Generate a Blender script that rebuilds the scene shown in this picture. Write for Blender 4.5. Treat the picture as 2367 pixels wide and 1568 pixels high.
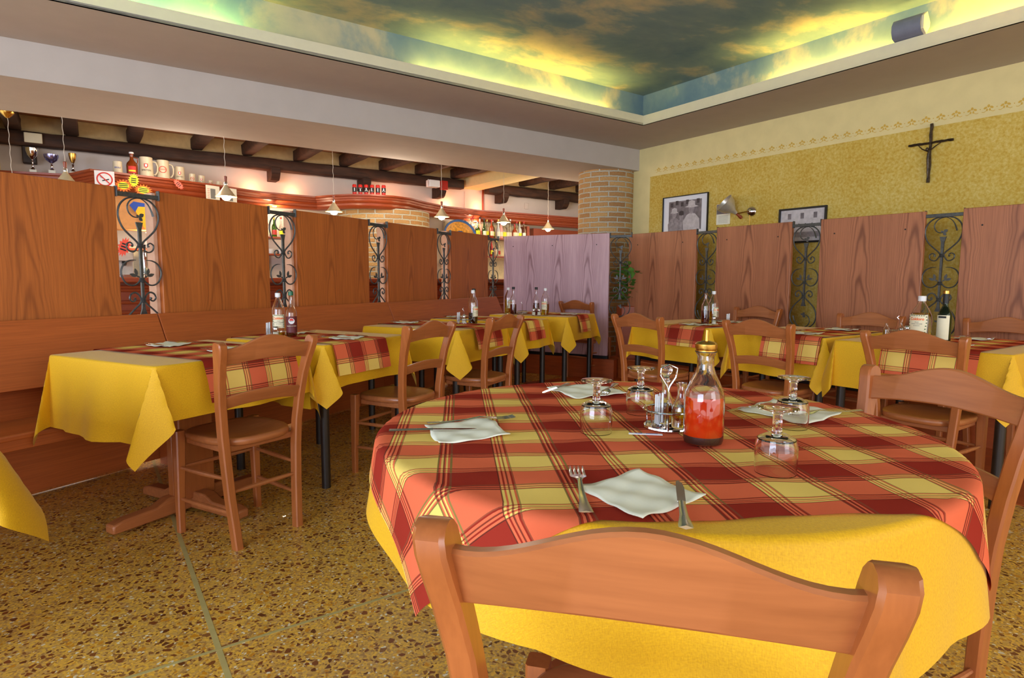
import bpy, math, random
from math import sin, cos, pi, radians, sqrt, atan2, hypot
from mathutils import Matrix, Vector
R = radians
random.seed(7)
for o in list(bpy.data.objects): bpy.data.objects.remove(o)
scene = bpy.context.scene
COL = scene.collection
# ------------------------------------------------------------------ camera
F_PX, PITCH, ROLL, CAM_H = 1400.0, R(5.7), R(0.28), 1.15
right = Vector((1, 0, 0)); fwd = Vector((0, cos(PITCH), -sin(PITCH))); up = Vector((0, sin(PITCH), cos(PITCH)))
cr = right*cos(ROLL) + up*sin(ROLL); cu = -right*sin(ROLL) + up*cos(ROLL)
cam = bpy.data.cameras.new('camera'); cam.sensor_width = 36; cam.lens = F_PX/2367*36; cam.clip_start = .05; cam.clip_end = 60
co = bpy.data.objects.new('camera', cam); COL.objects.link(co)
m = Matrix((cr, cu, -fwd)).transposed().to_4x4(); m.translation = Vector((0, 0, CAM_H)); co.matrix_world = m
scene.camera = co
scene.view_settings.view_transform = 'Standard'; scene.view_settings.look = 'None'
scene.view_settings.exposure = 0.25; scene.view_settings.gamma = 1.0; scene.view_settings.use_curve_mapping = False
# ------------------------------------------------------------------ world + daylight
w = bpy.data.worlds.new('world'); scene.world = w; w.use_nodes = True
w.node_tree.nodes['Background'].inputs[0].default_value = (1.0, .95, .88, 1); w.node_tree.nodes['Background'].inputs[1].default_value = 1.75
def area(name, loc, target, sx, sy, power, color):
    l = bpy.data.lights.new(name, 'AREA'); l.shape = 'RECTANGLE'; l.size = sx; l.size_y = sy; l.energy = power; l.color = color
    o = bpy.data.objects.new(name, l); COL.objects.link(o); o.location = loc
    o.rotation_euler = (Vector(target)-Vector(loc)).to_track_quat('-Z', 'Y').to_euler(); return o
area('window_daylight', (-3.2, -2.6, 1.7), (.6, 6, 1.0), 3.4, 2.0, 230, (.60, .75, 1.0))
area('side_daylight', (3.5, -2.8, 1.9), (0, 3, .8), 2.4, 1.8, 60, (.85, .9, 1.0))
def point(name, loc, power, color, r=.03):
    l = bpy.data.lights.new(name, 'POINT'); l.energy = power; l.color = color; l.shadow_soft_size = r
    o = bpy.data.objects.new(name, l); COL.objects.link(o); o.location = loc; return o

# ------------------------------------------------------------------ frames
A1 = R(55.2); AL = R(27.5); ARr = R(145.2)
def RB(a, b, z=0): return Vector((a*sin(A1)-b*cos(A1), a*cos(A1)+b*sin(A1), z))      # room frame
PB0 = Vector((-2.505, 3.111, 0))
def LF(u, v, z=0): return PB0 + Vector((u*sin(AL)+v*cos(AL), u*cos(AL)-v*sin(AL), z)) # booth frame
OR = Vector((2.499, 5.468, 0))
def RF(s, t, z=0): return OR + Vector((s*sin(ARr)+t*cos(ARr), s*cos(ARr)-t*sin(ARr), z)) # right frame
ROT_AB, ROT_L, ROT_R = R(90-55.2), R(90-27.5), R(90-145.2)

# ------------------------------------------------------------------ materials
def lin(c):
    return tuple(((x/255)/12.92 if x/255 <= .04045 else ((x/255+.055)/1.055)**2.4) for x in c)+(1,)
MATS = {}
class NT:
    def __init__(s, name, rough=.5, metal=0.0, spec=.5):
        s.m = bpy.data.materials.new(name); s.m.use_nodes = True; s.t = s.m.node_tree; s.n = s.t.nodes
        s.b = s.n['Principled BSDF']; s.b.inputs['Roughness'].default_value = rough; s.b.inputs['Metallic'].default_value = metal
        s.b.inputs['Specular IOR Level'].default_value = spec; MATS[name] = s.m
    def node(s, ty, **kw):
        n = s.n.new(ty)
        for k, v in kw.items():
            if k.startswith('i_'): n.inputs[int(k[2:])].default_value = v
            else: setattr(n, k, v)
        return n
    def L(s, a, b): s.t.links.new(a, b)
    def math(s, op, a, b=None, c=None):
        n = s.node('ShaderNodeMath', operation=op)
        for i, x in enumerate((a, b, c)):
            if x is None: continue
            if isinstance(x, (int, float)): n.inputs[i].default_value = x
            else: s.L(x, n.inputs[i])
        return n.outputs[0]
    def ramp(s, fac, stops, mode='LINEAR'):
        n = s.node('ShaderNodeValToRGB'); n.color_ramp.interpolation = mode; e = n.color_ramp.elements
        while len(e) < len(stops): e.new(.5)
        for i, (p, c) in enumerate(stops): e[i].position = p; e[i].color = c
        s.L(fac, n.inputs[0]); return n.outputs[0]
    def mix(s, fac, a, b, mode='MIX'):
        n = s.node('ShaderNodeMix', data_type='RGBA', blend_type=mode)
        for k, x in ((0, fac), (6, a), (7, b)):
            if isinstance(x, (int, float, tuple)): n.inputs[k].default_value = x
            else: s.L(x, n.inputs[k])
        return n.outputs[2]
    def coord(s, which='Object'): return s.node('ShaderNodeTexCoord').outputs[which]
    def mapping(s, v, scale=(1, 1, 1), loc=(0, 0, 0)):
        n = s.node('ShaderNodeMapping'); n.inputs['Scale'].default_value = scale; n.inputs['Location'].default_value = loc
        s.L(v, n.inputs[0]); return n.outputs[0]
    def noise(s, v, scale, detail=3, rough=.5, dist=0):
        n = s.node('ShaderNodeTexNoise'); n.inputs['Scale'].default_value = scale; n.inputs['Detail'].default_value = detail
        n.inputs['Roughness'].default_value = rough; n.inputs['Distortion'].default_value = dist
        if v is not None: s.L(v, n.inputs['Vector'])
        return n.outputs[0]
    def bump(s, h, strength=.3, dist=.01):
        n = s.node('ShaderNodeBump'); n.inputs['Strength'].default_value = strength; n.inputs['Distance'].default_value = dist
        s.L(h, n.inputs['Height']); s.L(n.outputs[0], s.b.inputs['Normal'])
    def col(s, c): s.L(c, s.b.inputs['Base Color'])

def plain(name, c, rough=.5, metal=0.0, spec=.5, var=.08, scale=20, bump=0):
    t = NT(name, rough, metal, spec); c = lin(c)
    n = t.noise(t.coord(), scale, 4)
    d = tuple(x*(1-var) for x in c[:3])+(1,); l = tuple(min(1, x*(1+var)) for x in c[:3])+(1,)
    t.col(t.ramp(n, [(.3, d), (.7, l)]))
    if bump: t.bump(n, bump, .004)
    return t.m
def emis(name, c, strength):
    t = NT(name); t.b.inputs['Emission Color'].default_value = lin(c); t.b.inputs['Emission Strength'].default_value = strength
    t.b.inputs['Base Color'].default_value = lin(c); return t.m
def glass(name, c=(255, 255, 255), rough=.0, ior=1.45):
    t = NT(name, rough); t.b.inputs['Transmission Weight'].default_value = 1; t.b.inputs['IOR'].default_value = ior
    t.b.inputs['Base Color'].default_value = lin(c); return t.m
def wood(name, base, dark, grain='Z', cath=0.0, rough=.35, fine=150, strength=.45, coat=0.0):
    t = NT(name, rough); v = t.coord()
    oi = t.node('ShaderNodeObjectInfo'); off = t.math('MULTIPLY', oi.outputs['Random'], 37.0)
    cmb = t.node('ShaderNodeCombineXYZ'); t.L(off, cmb.inputs[0]); t.L(off, cmb.inputs[2]); 
    add = t.node('ShaderNodeVectorMath', operation='ADD'); t.L(v, add.inputs[0]); t.L(cmb.outputs[0], add.inputs[1]); pv = add.outputs[0]
    sc = {'Z': (fine, fine, 4), 'X': (4, fine, fine), 'Y': (fine, 4, fine)}[grain]
    n1 = t.noise(t.mapping(pv, sc), 1, 3, .6)
    sc2 = {'Z': (9, 9, .8), 'X': (.8, 9, 9), 'Y': (9, .8, 9)}[grain]
    n2 = t.noise(t.mapping(pv, sc2), 1, 3, .5)
    b, d = lin(base), lin(dark)
    c = t.mix(t.math('MULTIPLY', t.math('SMOOTH_MAX', t.math('MULTIPLY_ADD', n1, 2.2, -.75), 0.0, .1), strength), b, d)
    c = t.mix(t.math('MULTIPLY', t.math('MULTIPLY_ADD', n2, 2.0, -.7), strength*.8), c, d)
    if cath:
        sp = t.node('ShaderNodeSeparateXYZ'); t.L(v, sp.inputs[0])
        wob = t.noise(t.mapping(pv, (1.2, 1.2, 2.2)), 1, 2)
        wob2 = t.noise(t.mapping(pv, (14, 14, 5)), 1, 2)
        xx = t.math('ADD', t.math('ADD', sp.outputs[0], 10.0), t.math('MULTIPLY', t.math('SUBTRACT', wob, .5), .10))
        xc = t.math('PINGPONG', xx, .185)
        f = t.math('ADD', t.math('MULTIPLY', t.math('MULTIPLY', xc, xc), 420.0), t.math('MULTIPLY', sp.outputs[2], 3.2))
        f = t.math('ADD', f, t.math('MULTIPLY', wob2, .7))
        f = t.math('ADD', f, t.math('MULTIPLY', oi.outputs['Random'], 9.0))
        s = t.math('SINE', t.math('MULTIPLY', f, 5.2))
        s = t.math('POWER', t.math('MULTIPLY_ADD', s, .5, .5), 3.0)
        near = t.math('SUBTRACT', 1.0, t.math('MULTIPLY', xc, 6.0))
        near = t.math('MAXIMUM', near, .0)
        c = t.mix(t.math('MULTIPLY', t.math('MULTIPLY', s, near), cath), c, d)
    t.col(c); t.b.inputs['Coat Weight'].default_value = coat; t.b.inputs['Coat Roughness'].default_value = .15
    return t.m
W_PANEL = wood('panel_wood', (198, 110, 46), (116, 54, 18), 'Z', .55, .45)
W_PANELR = wood('wall_panel_wood', (184, 118, 82), (112, 62, 40), 'Z', .85, .42)
W_BENCH = wood('bench_wood', (194, 100, 44), (112, 50, 18), 'X', 0, .42)
W_CHAIR = wood('chair_wood', (178, 102, 52), (130, 66, 30), 'Z', 0, .33, 60, .5, .3)
W_CHAIRX = wood('chair_rail_wood', (180, 108, 62), (134, 72, 38), 'X', 0, .36, 60, .55, .25)
W_RED = wood('bar_wood', (150, 66, 32), (104, 40, 18), 'X', 0, .38, 50, .3, .05)
W_PALE = plain('pale_edge_wood', (226, 178, 150), .5, var=.06)
W_BEAM = wood('dark_beam_wood', (74, 44, 26), (24, 13, 8), 'X', 0, .75, 26, .9)
W_BEAMY = wood('dark_joist_wood', (78, 48, 32), (24, 14, 9), 'Y', 0, .75, 26, .9)
W_FLOOR = wood('platform_wood', (178, 84, 36), (112, 46, 18), 'X', 0, .35, 40, .5)
BLACK = plain('black_paint', (22, 20, 20), .5)
IRON = plain('wrought_iron', (78, 80, 80), .4, .4, var=.25, scale=60)
STEEL = plain('steel', (205, 205, 205), .16, 1.0, var=.03)
BRASS = plain('brass', (200, 160, 80), .25, 1.0, var=.06)
CHROME = plain('chrome', (215, 215, 220), .08, 1.0, var=.02)
DARKMETAL = plain('dark_metal', (44, 34, 28), .4, .2)
SOFFIT = plain('soffit_plaster', (186, 178, 170), .9, var=.03, scale=6)
CREAMW = plain('cream_plaster', (222, 208, 150), .92, var=.04, scale=8)
WHITEW = plain('white_plaster', (214, 200, 188), .92, var=.03, scale=5)
CREAMB = plain('cream_beam_paint', (226, 206, 150), .9, var=.03)
TILEC = plain('roof_tile_clay', (196, 140, 104), .9, var=.1, scale=5)
LIP = plain('lip_plaster', (214, 208, 178), .9, var=.02)
STEELP = plain('pale_steel', (206, 200, 188), .35, .5)
PAPER = plain('white_paper', (236, 234, 214), .8, var=.02)
LABELC = plain('label_cream', (232, 222, 190), .7, var=.03)
GREENC = plain('green_cap', (16, 100, 70), .35)
WHITEP = plain('white_plastic', (228, 228, 228), .4, var=.02)
CREAMP = plain('cream_plastic', (214, 206, 176), .5, var=.02)
REDP = plain('red_plastic', (176, 36, 26), .35)
ORANGEP = plain('orange_red_card', (250, 92, 70), .6, var=.02)
YELLOWP = plain('neon_yellow_card', (226, 232, 40), .6, var=.02)
ORCARD = plain('orange_burst_card', (246, 120, 30), .6, var=.02)
REDINK = plain('red_ink', (206, 50, 38), .6, var=.02)
BLACKINK = plain('black_ink', (26, 24, 26), .6, var=.02)
GREYINK = plain('grey_ink', (120, 120, 116), .6, var=.02)
BLUEINK = plain('blue_ink', (36, 74, 170), .6, var=.02)
ORINK = plain('orange_ink', (240, 110, 36), .6, var=.02)
GREENINK = plain('green_ink', (60, 90, 50), .6, var=.02)
MAROON = plain('maroon_label', (96, 30, 34), .5)
STONE = plain('stoneware', (206, 192, 160), .35, var=.05)
GLASS = glass('clear_glass')
GREENG = glass('green_glass', (70, 120, 40), .02)
AMBERG = glass('amber_glass', (150, 60, 16), .02)
OILG = glass('olive_oil', (206, 180, 30), .0, 1.47)
DOILG = glass('dark_olive_oil', (120, 96, 14), .0, 1.47)
VING = glass('red_vinegar', (120, 24, 14), .0, 1.34)
def redoil():
    t = NT('chilli_oil', .12); t.b.inputs['Transmission Weight'].default_value = .15; t.b.inputs['IOR'].default_value = 1.4
    t.col(t.ramp(t.noise(t.coord(), 12, 3), [(.3, lin((224, 50, 6))), (.7, lin((244, 74, 14)))]))
    return t.m
REDOIL = redoil()
SEDIM = plain('oil_sediment', (72, 32, 16), .4)
def cloth(name, c, c2, sc=420):
    t = NT(name, .62, 0, .4); uv = t.coord('UV'); b, d = lin(c), lin(c2)
    n = t.noise(t.mapping(uv, (sc, sc*.35, 1)), 1, 2); n2 = t.noise(t.mapping(uv, (sc*.35, sc, 1)), 1, 2)
    f = t.math('MULTIPLY_ADD', t.math('ADD', n, n2), 1.5, -1.0)
    t.col(t.mix(f, d, b)); t.bump(f, .25, .0015)
    t.b.inputs['Sheen Weight'].default_value = .12; t.b.inputs['Sheen Roughness'].default_value = .4
    return t.m
YELLOW = cloth('yellow_damask', (236, 184, 18), (216, 160, 14))
def plaid():
    t = NT('plaid_cotton', 1.0, 0, .0); uv = t.coord('UV'); sp = t.node('ShaderNodeSeparateXYZ'); t.L(uv, sp.inputs[0])
    def prof(o, period):
        f = t.math('FRACT', t.math('MULTIPLY_ADD', o, 1/period, 20.0))
        g = lambda v: (v, v, v, 1)
        # 0 = red yarn, 1 = yellow yarn ; a wide red band, a wide yellow band, clusters of stripes where they meet
        st = [(0, g(0)), (.36, g(1)), (.385, g(0)), (.40, g(1)), (.42, g(.3)), (.435, g(1)), (.46, g(0)), (.475, g(1)), (.50, g(1)), (.86, g(0)), (.88, g(.9)), (.90, g(0)), (.925, g(1)), (.94, g(0)), (.96, g(1)), (.98, g(0))]
        dk = [(0, g(0)), (.352, g(1)), (.364, g(0)), (.42, g(.8)), (.432, g(0)), (.475, g(.8)), (.486, g(0)), (.845, g(0)), (.85, g(1)), (.866, g(0)), (.90, g(.9)), (.912, g(0)), (.96, g(1)), (.978, g(0))]
        return t.ramp(f, st, 'CONSTANT'), t.ramp(f, dk, 'CONSTANT')
    a, da = prof(sp.outputs[0], .238); b, db = prof(sp.outputs[1], .206)
    v = t.math('MULTIPLY', t.math('ADD', a, b), .5)
    c = t.ramp(v, [(0, lin((150, 50, 38))), (.5, lin((222, 108, 74))), (1, lin((236, 202, 108)))])
    d = t.math('MULTIPLY', t.math('MINIMUM', t.math('ADD', da, db), 1.0), .72)
    c = t.mix(d, c, lin((66, 44, 36))); t.col(c)
    n = t.noise(t.mapping(uv, (300, 300, 1)), 1, 2); t.bump(n, .2, .001)
    t.b.inputs['Sheen Weight'].default_value = 0
    return t.m
PLAID = plaid()
def brick():
    t = NT('old_brick', .9); uv = t.coord('UV')
    wob = t.noise(t.mapping(uv, (14, 14, 1)), 1, 2)
    br = t.node('ShaderNodeTexBrick'); br.inputs['Scale'].default_value = 1; br.inputs['Brick Width'].default_value = .235; br.inputs['Row Height'].default_value = .062
    br.inputs['Mortar Size'].default_value = .010; br.inputs['Mortar Smooth'].default_value = .4; br.inputs['Bias'].default_value = 0
    br.inputs['Color1'].default_value = lin((212, 172, 112)); br.inputs['Color2'].default_value = lin((180, 136, 86)); br.inputs['Mortar'].default_value = lin((204, 202, 184))
    mm = t.node('ShaderNodeVectorMath', operation='MULTIPLY_ADD'); mm.inputs[1].default_value = (.012, .012, 0); 
    cc = t.node('ShaderNodeCombineXYZ'); t.L(wob, cc.inputs[0]); t.L(wob, cc.inputs[1]); t.L(cc.outputs[0], mm.inputs[0]); t.L(uv, mm.inputs[2])
    t.L(mm.outputs[0], br.inputs['Vector'])
    n = t.noise(t.mapping(uv, (60, 60, 1)), 1, 4); c = t.mix(t.math('MULTIPLY', n, .55), br.outputs['Color'], lin((120, 96, 66)), 'MULTIPLY'); t.col(c)
    t.bump(t.math('SUBTRACT', t.math('MULTIPLY', n, .5), br.outputs['Fac']), .7, .012)
    return t.m
BRICK = brick()
def terrazzo():
    t = NT('terrazzo', .22); v = t.coord()
    vo = t.node('ShaderNodeTexVoronoi'); vo.inputs['Scale'].default_value = 48; wv = t.node('ShaderNodeVectorMath', operation='MULTIPLY_ADD')
    nz = t.node('ShaderNodeTexNoise'); nz.inputs['Scale'].default_value = 40; t.L(v, nz.inputs['Vector'])
    t.L(nz.outputs[1], wv.inputs[0]); wv.inputs[1].default_value = (.012, .012, 0); t.L(v, wv.inputs[2]); t.L(wv.outputs[0], vo.inputs['Vector'])
    ve = t.node('ShaderNodeTexVoronoi', feature='DISTANCE_TO_EDGE'); ve.inputs['Scale'].default_value = 48; t.L(wv.outputs[0], ve.inputs['Vector'])
    vs = t.node('ShaderNodeTexVoronoi'); vs.inputs['Scale'].default_value = 140; t.L(v, vs.inputs['Vector'])
    r1 = t.node('ShaderNodeSeparateColor'); t.L(vo.outputs['Color'], r1.inputs[0])
    r2 = t.node('ShaderNodeSeparateColor'); t.L(vs.outputs['Color'], r2.inputs[0])
    base = t.ramp(r2.outputs[0], [(0, lin((204, 160, 74))), (.2, lin((226, 178, 76))), (.45, lin((206, 164, 92))), (.62, lin((176, 134, 76))), (.78, lin((240, 190, 72))), (.92, lin((140, 92, 50))), (.965, lin((234, 226, 200)))], 'CONSTANT')
    chip = t.ramp(r1.outputs[0], [(0, lin((126, 70, 34))), (.16, lin((104, 58, 30))), (.30, lin((140, 92, 50))), (.36, lin((206, 142, 40))), (.5, lin((222, 212, 186)))], 'CONSTANT')
    is_chip = t.math('LESS_THAN', r1.outputs[0], .52)
    is_chip = t.math('MULTIPLY', is_chip, t.math('GREATER_THAN', ve.outputs[0], .16))
    cut = t.math('MULTIPLY', is_chip, t.math('GREATER_THAN', t.math('ADD', t.math('LESS_THAN', r1.outputs[0], .49), t.math('GREATER_THAN', ve.outputs[0], .26)), .5))
    big = t.noise(v, 2.2, 3)
    c = t.mix(cut, base, chip); c = t.mix(t.math('MULTIPLY', big, .35), c, lin((226, 196, 140)), 'MULTIPLY')
    t.col(c); t.b.inputs['Coat Weight'].default_value = .25
    t.L(t.ramp(t.noise(v, 5, 3), [(.3, (.22,)*3+(1,)), (.7, (.38,)*3+(1,))]), t.b.inputs['Roughness'])
    return t.m
TERRA = terrazzo()
def sky():
    t = NT('painted_sky_fresco', .9); v = t.coord()
    n = t.noise(t.mapping(v, (1, 1.4, 1)), 1.1, 7, .6, .25)
    c = t.ramp(n, [(.34, lin((92, 122, 138))), (.50, lin((118, 144, 146))), (.60, lin((182, 178, 146))), (.76, lin((212, 200, 156)))])
    t.col(c); return t.m
SKYC = sky()
def mustard():
    t = NT('mustard_sponge_paint', .9); v = t.coord()
    n = t.noise(v, 45, 5, .7); n2 = t.noise(v, 2.5, 3)
    c = t.ramp(t.math('ADD', t.math('MULTIPLY', n, .75), t.math('MULTIPLY', n2, .25)), [(.36, lin((190, 152, 50))), (.5, lin((204, 176, 82))), (.64, lin((216, 196, 118)))])
    t.col(c); return t.m
MUSTARD = mustard()
FRIEZE = plain('stencil_paint', (206, 170, 74), .9, var=.05)
LEAF = plain('leaf_green', (84, 128, 50), .5, var=.4, scale=15)
LEAF2 = plain('bright_leaf_green', (96, 160, 40), .5, var=.3, scale=15)
TUBE = emis('tube_light', (255, 212, 104), 56)
TUBEG = emis('tube_light_green', (236, 244, 130), 52)
BULB = emis('lit_bulb', (255, 236, 180), 32)
SPOTM = emis('spot_lens', (255, 226, 190), 6)
TAPE = emis('daylight_gap', (220, 230, 255), 1.0)
SHADEG = glass('pendant_shade_glass', (235, 225, 190), .25, 1.3)

# ------------------------------------------------------------------ mesh builder
class MB:
    def __init__(s): s.v = []; s.f = []; s.uv = {}; s.mi = []
    def add(s, vs, fs, mi=0):
        o = len(s.v); s.v += [tuple(v) for v in vs]; s.f += [tuple(i+o for i in f) for f in fs]; s.mi += [mi]*len(fs); return s
    def box(s, c, d, rz=0, mi=0, M=None):
        vs = [Vector((x*d[0]/2, y*d[1]/2, z*d[2]/2)) for x in (-1, 1) for y in (-1, 1) for z in (-1, 1)]
        if rz: vs = [Matrix.Rotation(rz, 3, 'Z') @ v for v in vs]
        if M: vs = [M @ v for v in vs]
        vs = [v+Vector(c) for v in vs]
        return s.add(vs, [(0, 1, 3, 2), (4, 6, 7, 5), (0, 4, 5, 1), (2, 3, 7, 6), (0, 2, 6, 4), (1, 5, 7, 3)], mi)
    def prism(s, pts, z0, z1, mi=0, axis='z'):   # polygon extruded
        n = len(pts)
        f = {'z': lambda p, h: (p[0], p[1], h), 'y': lambda p, h: (p[0], h, p[1]), 'x': lambda p, h: (h, p[0], p[1])}[axis]
        vs = [f(p, z0) for p in pts]+[f(p, z1) for p in pts]
        return s.add(vs, [tuple(range(n))[::-1], tuple(range(n, 2*n))]+[(i, (i+1) % n, n+(i+1) % n, n+i) for i in range(n)], mi)
    def curl(s, pts, r, n=6, flat=.8, m=4):
        P = [Vector(p) for p in pts]; rs = r if isinstance(r, (list, tuple)) else [r]*len(P); out = []; ro = []
        for i in range(len(P)-1):
            p0, p1, p2, p3 = P[max(i-1, 0)], P[i], P[i+1], P[min(i+2, len(P)-1)]
            for j in range(m):
                u = j/m; out.append(.5*((2*p1)+(p2-p0)*u+(2*p0-5*p1+4*p2-p3)*u*u+(3*p1-p0-3*p2+p3)*u**3)); ro.append(rs[i]+(rs[i+1]-rs[i])*u)
        out.append(P[-1]); ro.append(rs[-1]); return s.tube(out, ro, n, flat)
    def tube(s, path, r, n=8, flat=1.0, closed=False, caps=True):
        path = [Vector(p) for p in path]; k = len(path); rs = r if isinstance(r, (list, tuple)) else [r]*k
        vs = []; prev = None
        for i in range(k):
            if closed: t = path[(i+1) % k]-path[i-1]
            else: t = path[min(i+1, k-1)]-path[max(i-1, 0)]
            t.normalize()
            if prev is None:
                a = Vector((0, 0, 1)) if abs(t.z) < .9 else Vector((0, 1, 0)); u = t.cross(a).normalized()
            else:
                u = (prev-t*prev.dot(t)).normalized()
            prev = u; w_ = t.cross(u)
            for j in range(n):
                an = 2*pi*j/n; vs.append(path[i]+(u*cos(an)+w_*sin(an)*flat)*rs[i])
        fs = []
        for i in range(k if closed else k-1):
            for j in range(n):
                a = i*n+j; b = i*n+(j+1) % n; c = ((i+1) % k)*n+(j+1) % n; d = ((i+1) % k)*n+j; fs.append((a, d, c, b))
        if caps and not closed: fs += [tuple(range(n)), tuple(range((k-1)*n, k*n))[::-1]]
        return s.add(vs, fs)
    def rings(s, rings, cap=True, mi=0):
        n = len(rings[0]); vs = [p for r in rings for p in r]; fs = []
        for i in range(len(rings)-1):
            for j in range(n): fs.append((i*n+j, i*n+(j+1) % n, (i+1)*n+(j+1) % n, (i+1)*n+j))
        if cap: fs += [tuple(range(n))[::-1], tuple(range((len(rings)-1)*n, len(rings)*n))]
        return s.add(vs, fs, mi)
    def lathe(s, prof, n=32, c=(0, 0, 0), mi=0, uvr=None):
        vs = []; fs = []; idx = []
        for (r, z) in prof:
            if r < 1e-6: idx.append([len(vs)]); vs.append((c[0], c[1], c[2]+z))
            else:
                idx.append([len(vs)+j for j in range(n)])
                vs += [(c[0]+r*cos(2*pi*j/n), c[1]+r*sin(2*pi*j/n), c[2]+z) for j in range(n)]
        for a, b in zip(idx[:-1], idx[1:]):
            for j in range(n):
                k = (j+1) % n
                if len(a) == 1 and len(b) == 1: continue
                if len(a) == 1: fs.append((a[0], b[k], b[j]))
                elif len(b) == 1: fs.append((a[j], a[k], b[0]))
                else: fs.append((a[j], a[k], b[k], b[j]))
        return s.add(vs, fs, mi)
    def grid(s, nx, ny, fn, uvf=None, thick=0):
        o = len(s.v)
        for j in range(ny+1):
            for i in range(nx+1): s.v.append(tuple(fn(i, j)))
        for j in range(ny):
            for i in range(nx):
                a = o+j*(nx+1)+i; f = (a, a+1, a+nx+2, a+nx+1)
                if uvf: s.uv[len(s.f)] = [uvf(i, j), uvf(i+1, j), uvf(i+1, j+1), uvf(i, j+1)]
                s.f.append(f); s.mi.append(0)
        return s
    def build(s, name, mat, parent=None, bevel=0, smooth=40, solid=0, sub=0, recalc=True):
        me = bpy.data.meshes.new(name); me.from_pydata(s.v, [], s.f)
        mats = mat if isinstance(mat, (list, tuple)) else [mat]
        for x in mats: me.materials.append(x)
        if len(mats) > 1: me.polygons.foreach_set('material_index', s.mi)
        if s.uv:
            l = me.uv_layers.new(name='uv')
            for pi_, us in s.uv.items():
                for k, li in enumerate(me.polygons[pi_].loop_indices): l.data[li].uv = us[k]
        if recalc:
            import bmesh
            bm = bmesh.new(); bm.from_mesh(me); bmesh.ops.recalc_face_normals(bm, faces=bm.faces); bm.to_mesh(me); bm.free()
        me.update()
        if smooth:
            me.polygons.foreach_set('use_smooth', [True]*len(me.polygons)); me.set_sharp_from_angle(angle=R(smooth))
        o = bpy.data.objects.new(name, me); COL.objects.link(o)
        if parent: o.parent = parent
        if bevel:
            b = o.modifiers.new('b', 'BEVEL'); b.width = bevel; b.segments = 2; b.limit_method = 'ANGLE'; b.angle_limit = R(40)
        if solid:
            q = o.modifiers.new('s', 'SOLIDIFY'); q.thickness = solid; q.offset = -1
        if sub:
            q = o.modifiers.new('u', 'SUBSURF'); q.levels = sub; q.render_levels = sub
        return o
def tag(o, label=None, cat=None, group=None, kind=None):
    if label: o['label'] = label
    if cat: o['category'] = cat
    if group: o['group'] = group
    if kind: o['kind'] = kind
    return o
def thing(name, label, cat, loc=(0, 0, 0), rz=0, group=None):
    o = bpy.data.objects.new(name, None); COL.objects.link(o); o.location = loc; o.rotation_euler = (0, 0, rz); o.empty_display_size = .05
    return tag(o, label, cat, group)
def struct(name, mb, mat, loc=(0, 0, 0), rz=0, **kw):
    o = mb.build(name, mat, **kw); o.location = loc; o.rotation_euler = (0, 0, rz); o['kind'] = 'structure'; return o
def dup(root, loc, rz, label=None, group=None):
    def cp(o, par):
        c = o.copy(); COL.objects.link(c); c.parent = par
        for ch in kids.get(o.name, []): cp(ch, c)
        return c
    kids = {}
    for x in bpy.data.objects:
        if x.parent: kids.setdefault(x.parent.name, []).append(x)
    r = cp(root, None); r.location = loc; r.rotation_euler = (0, 0, rz)
    if label: r['label'] = label
    if group: r['group'] = group
    return r
FONT_CACHE = {}
def text(name, s, size, mat, parent, loc, rot=(pi/2, 0, 0), wrap=0, align='CENTER', bold=0.0):
    cu_ = bpy.data.curves.new('lettering_source', 'FONT'); cu_.body = s; cu_.size = size; cu_.align_x = align; cu_.align_y = 'CENTER'; cu_.offset = bold; cu_.extrude = .0001
    t = bpy.data.objects.new('lettering_source', cu_); COL.objects.link(t)
    dg = bpy.context.evaluated_depsgraph_get(); me = bpy.data.meshes.new_from_object(t.evaluated_get(dg)); bpy.data.objects.remove(t); bpy.data.curves.remove(cu_)
    if wrap:   # bend text round a cylinder of radius wrap whose front is -Y
        for v in me.vertices:
            a = v.co.x/wrap; z = v.co.y; rr = wrap+.0004+v.co.z
            v.co = (rr*sin(a)+0, -rr*cos(a), z)
        rot = (0, 0, rot[2]) if wrap else rot
    me.materials.clear(); me.materials.append(mat); me.name = name
    o = bpy.data.objects.new(name, me); COL.objects.link(o); o.parent = parent; o.location = loc; o.rotation_euler = rot
    return o

# ================================================================== THE ROOM
WALL_A, BEAM0, BEAM1, FARB = 5.72, 5.46, 6.57, 8.35
LA, LBb = 4.84, 4.58          # lip of the tray
ZS, ZB, ZT = 2.755, 2.50, 3.11
f = MB(); f.box((0, 0, -.05), (16, 18, .1)); fl = struct('floor', f, TERRA, (1.5, 4.5, 0), 0, smooth=0)
# brass floor strips along the room axes
def strip(n, p, yaw, L, w_):
    mb = MB(); mb.box((0, 0, .0004), (L, w_, .0008)); struct('trim_%d' % n, mb, FSTRIP, p, R(90)-yaw, smooth=0)
FSTRIP = plain('floor_strip', (180, 164, 104), .5)
strip(1, (-.905, 1.774, .0004), A1, 7, .012); strip(2, (-.905, 1.774, 0), A1-pi/2, 6, .017)
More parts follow.
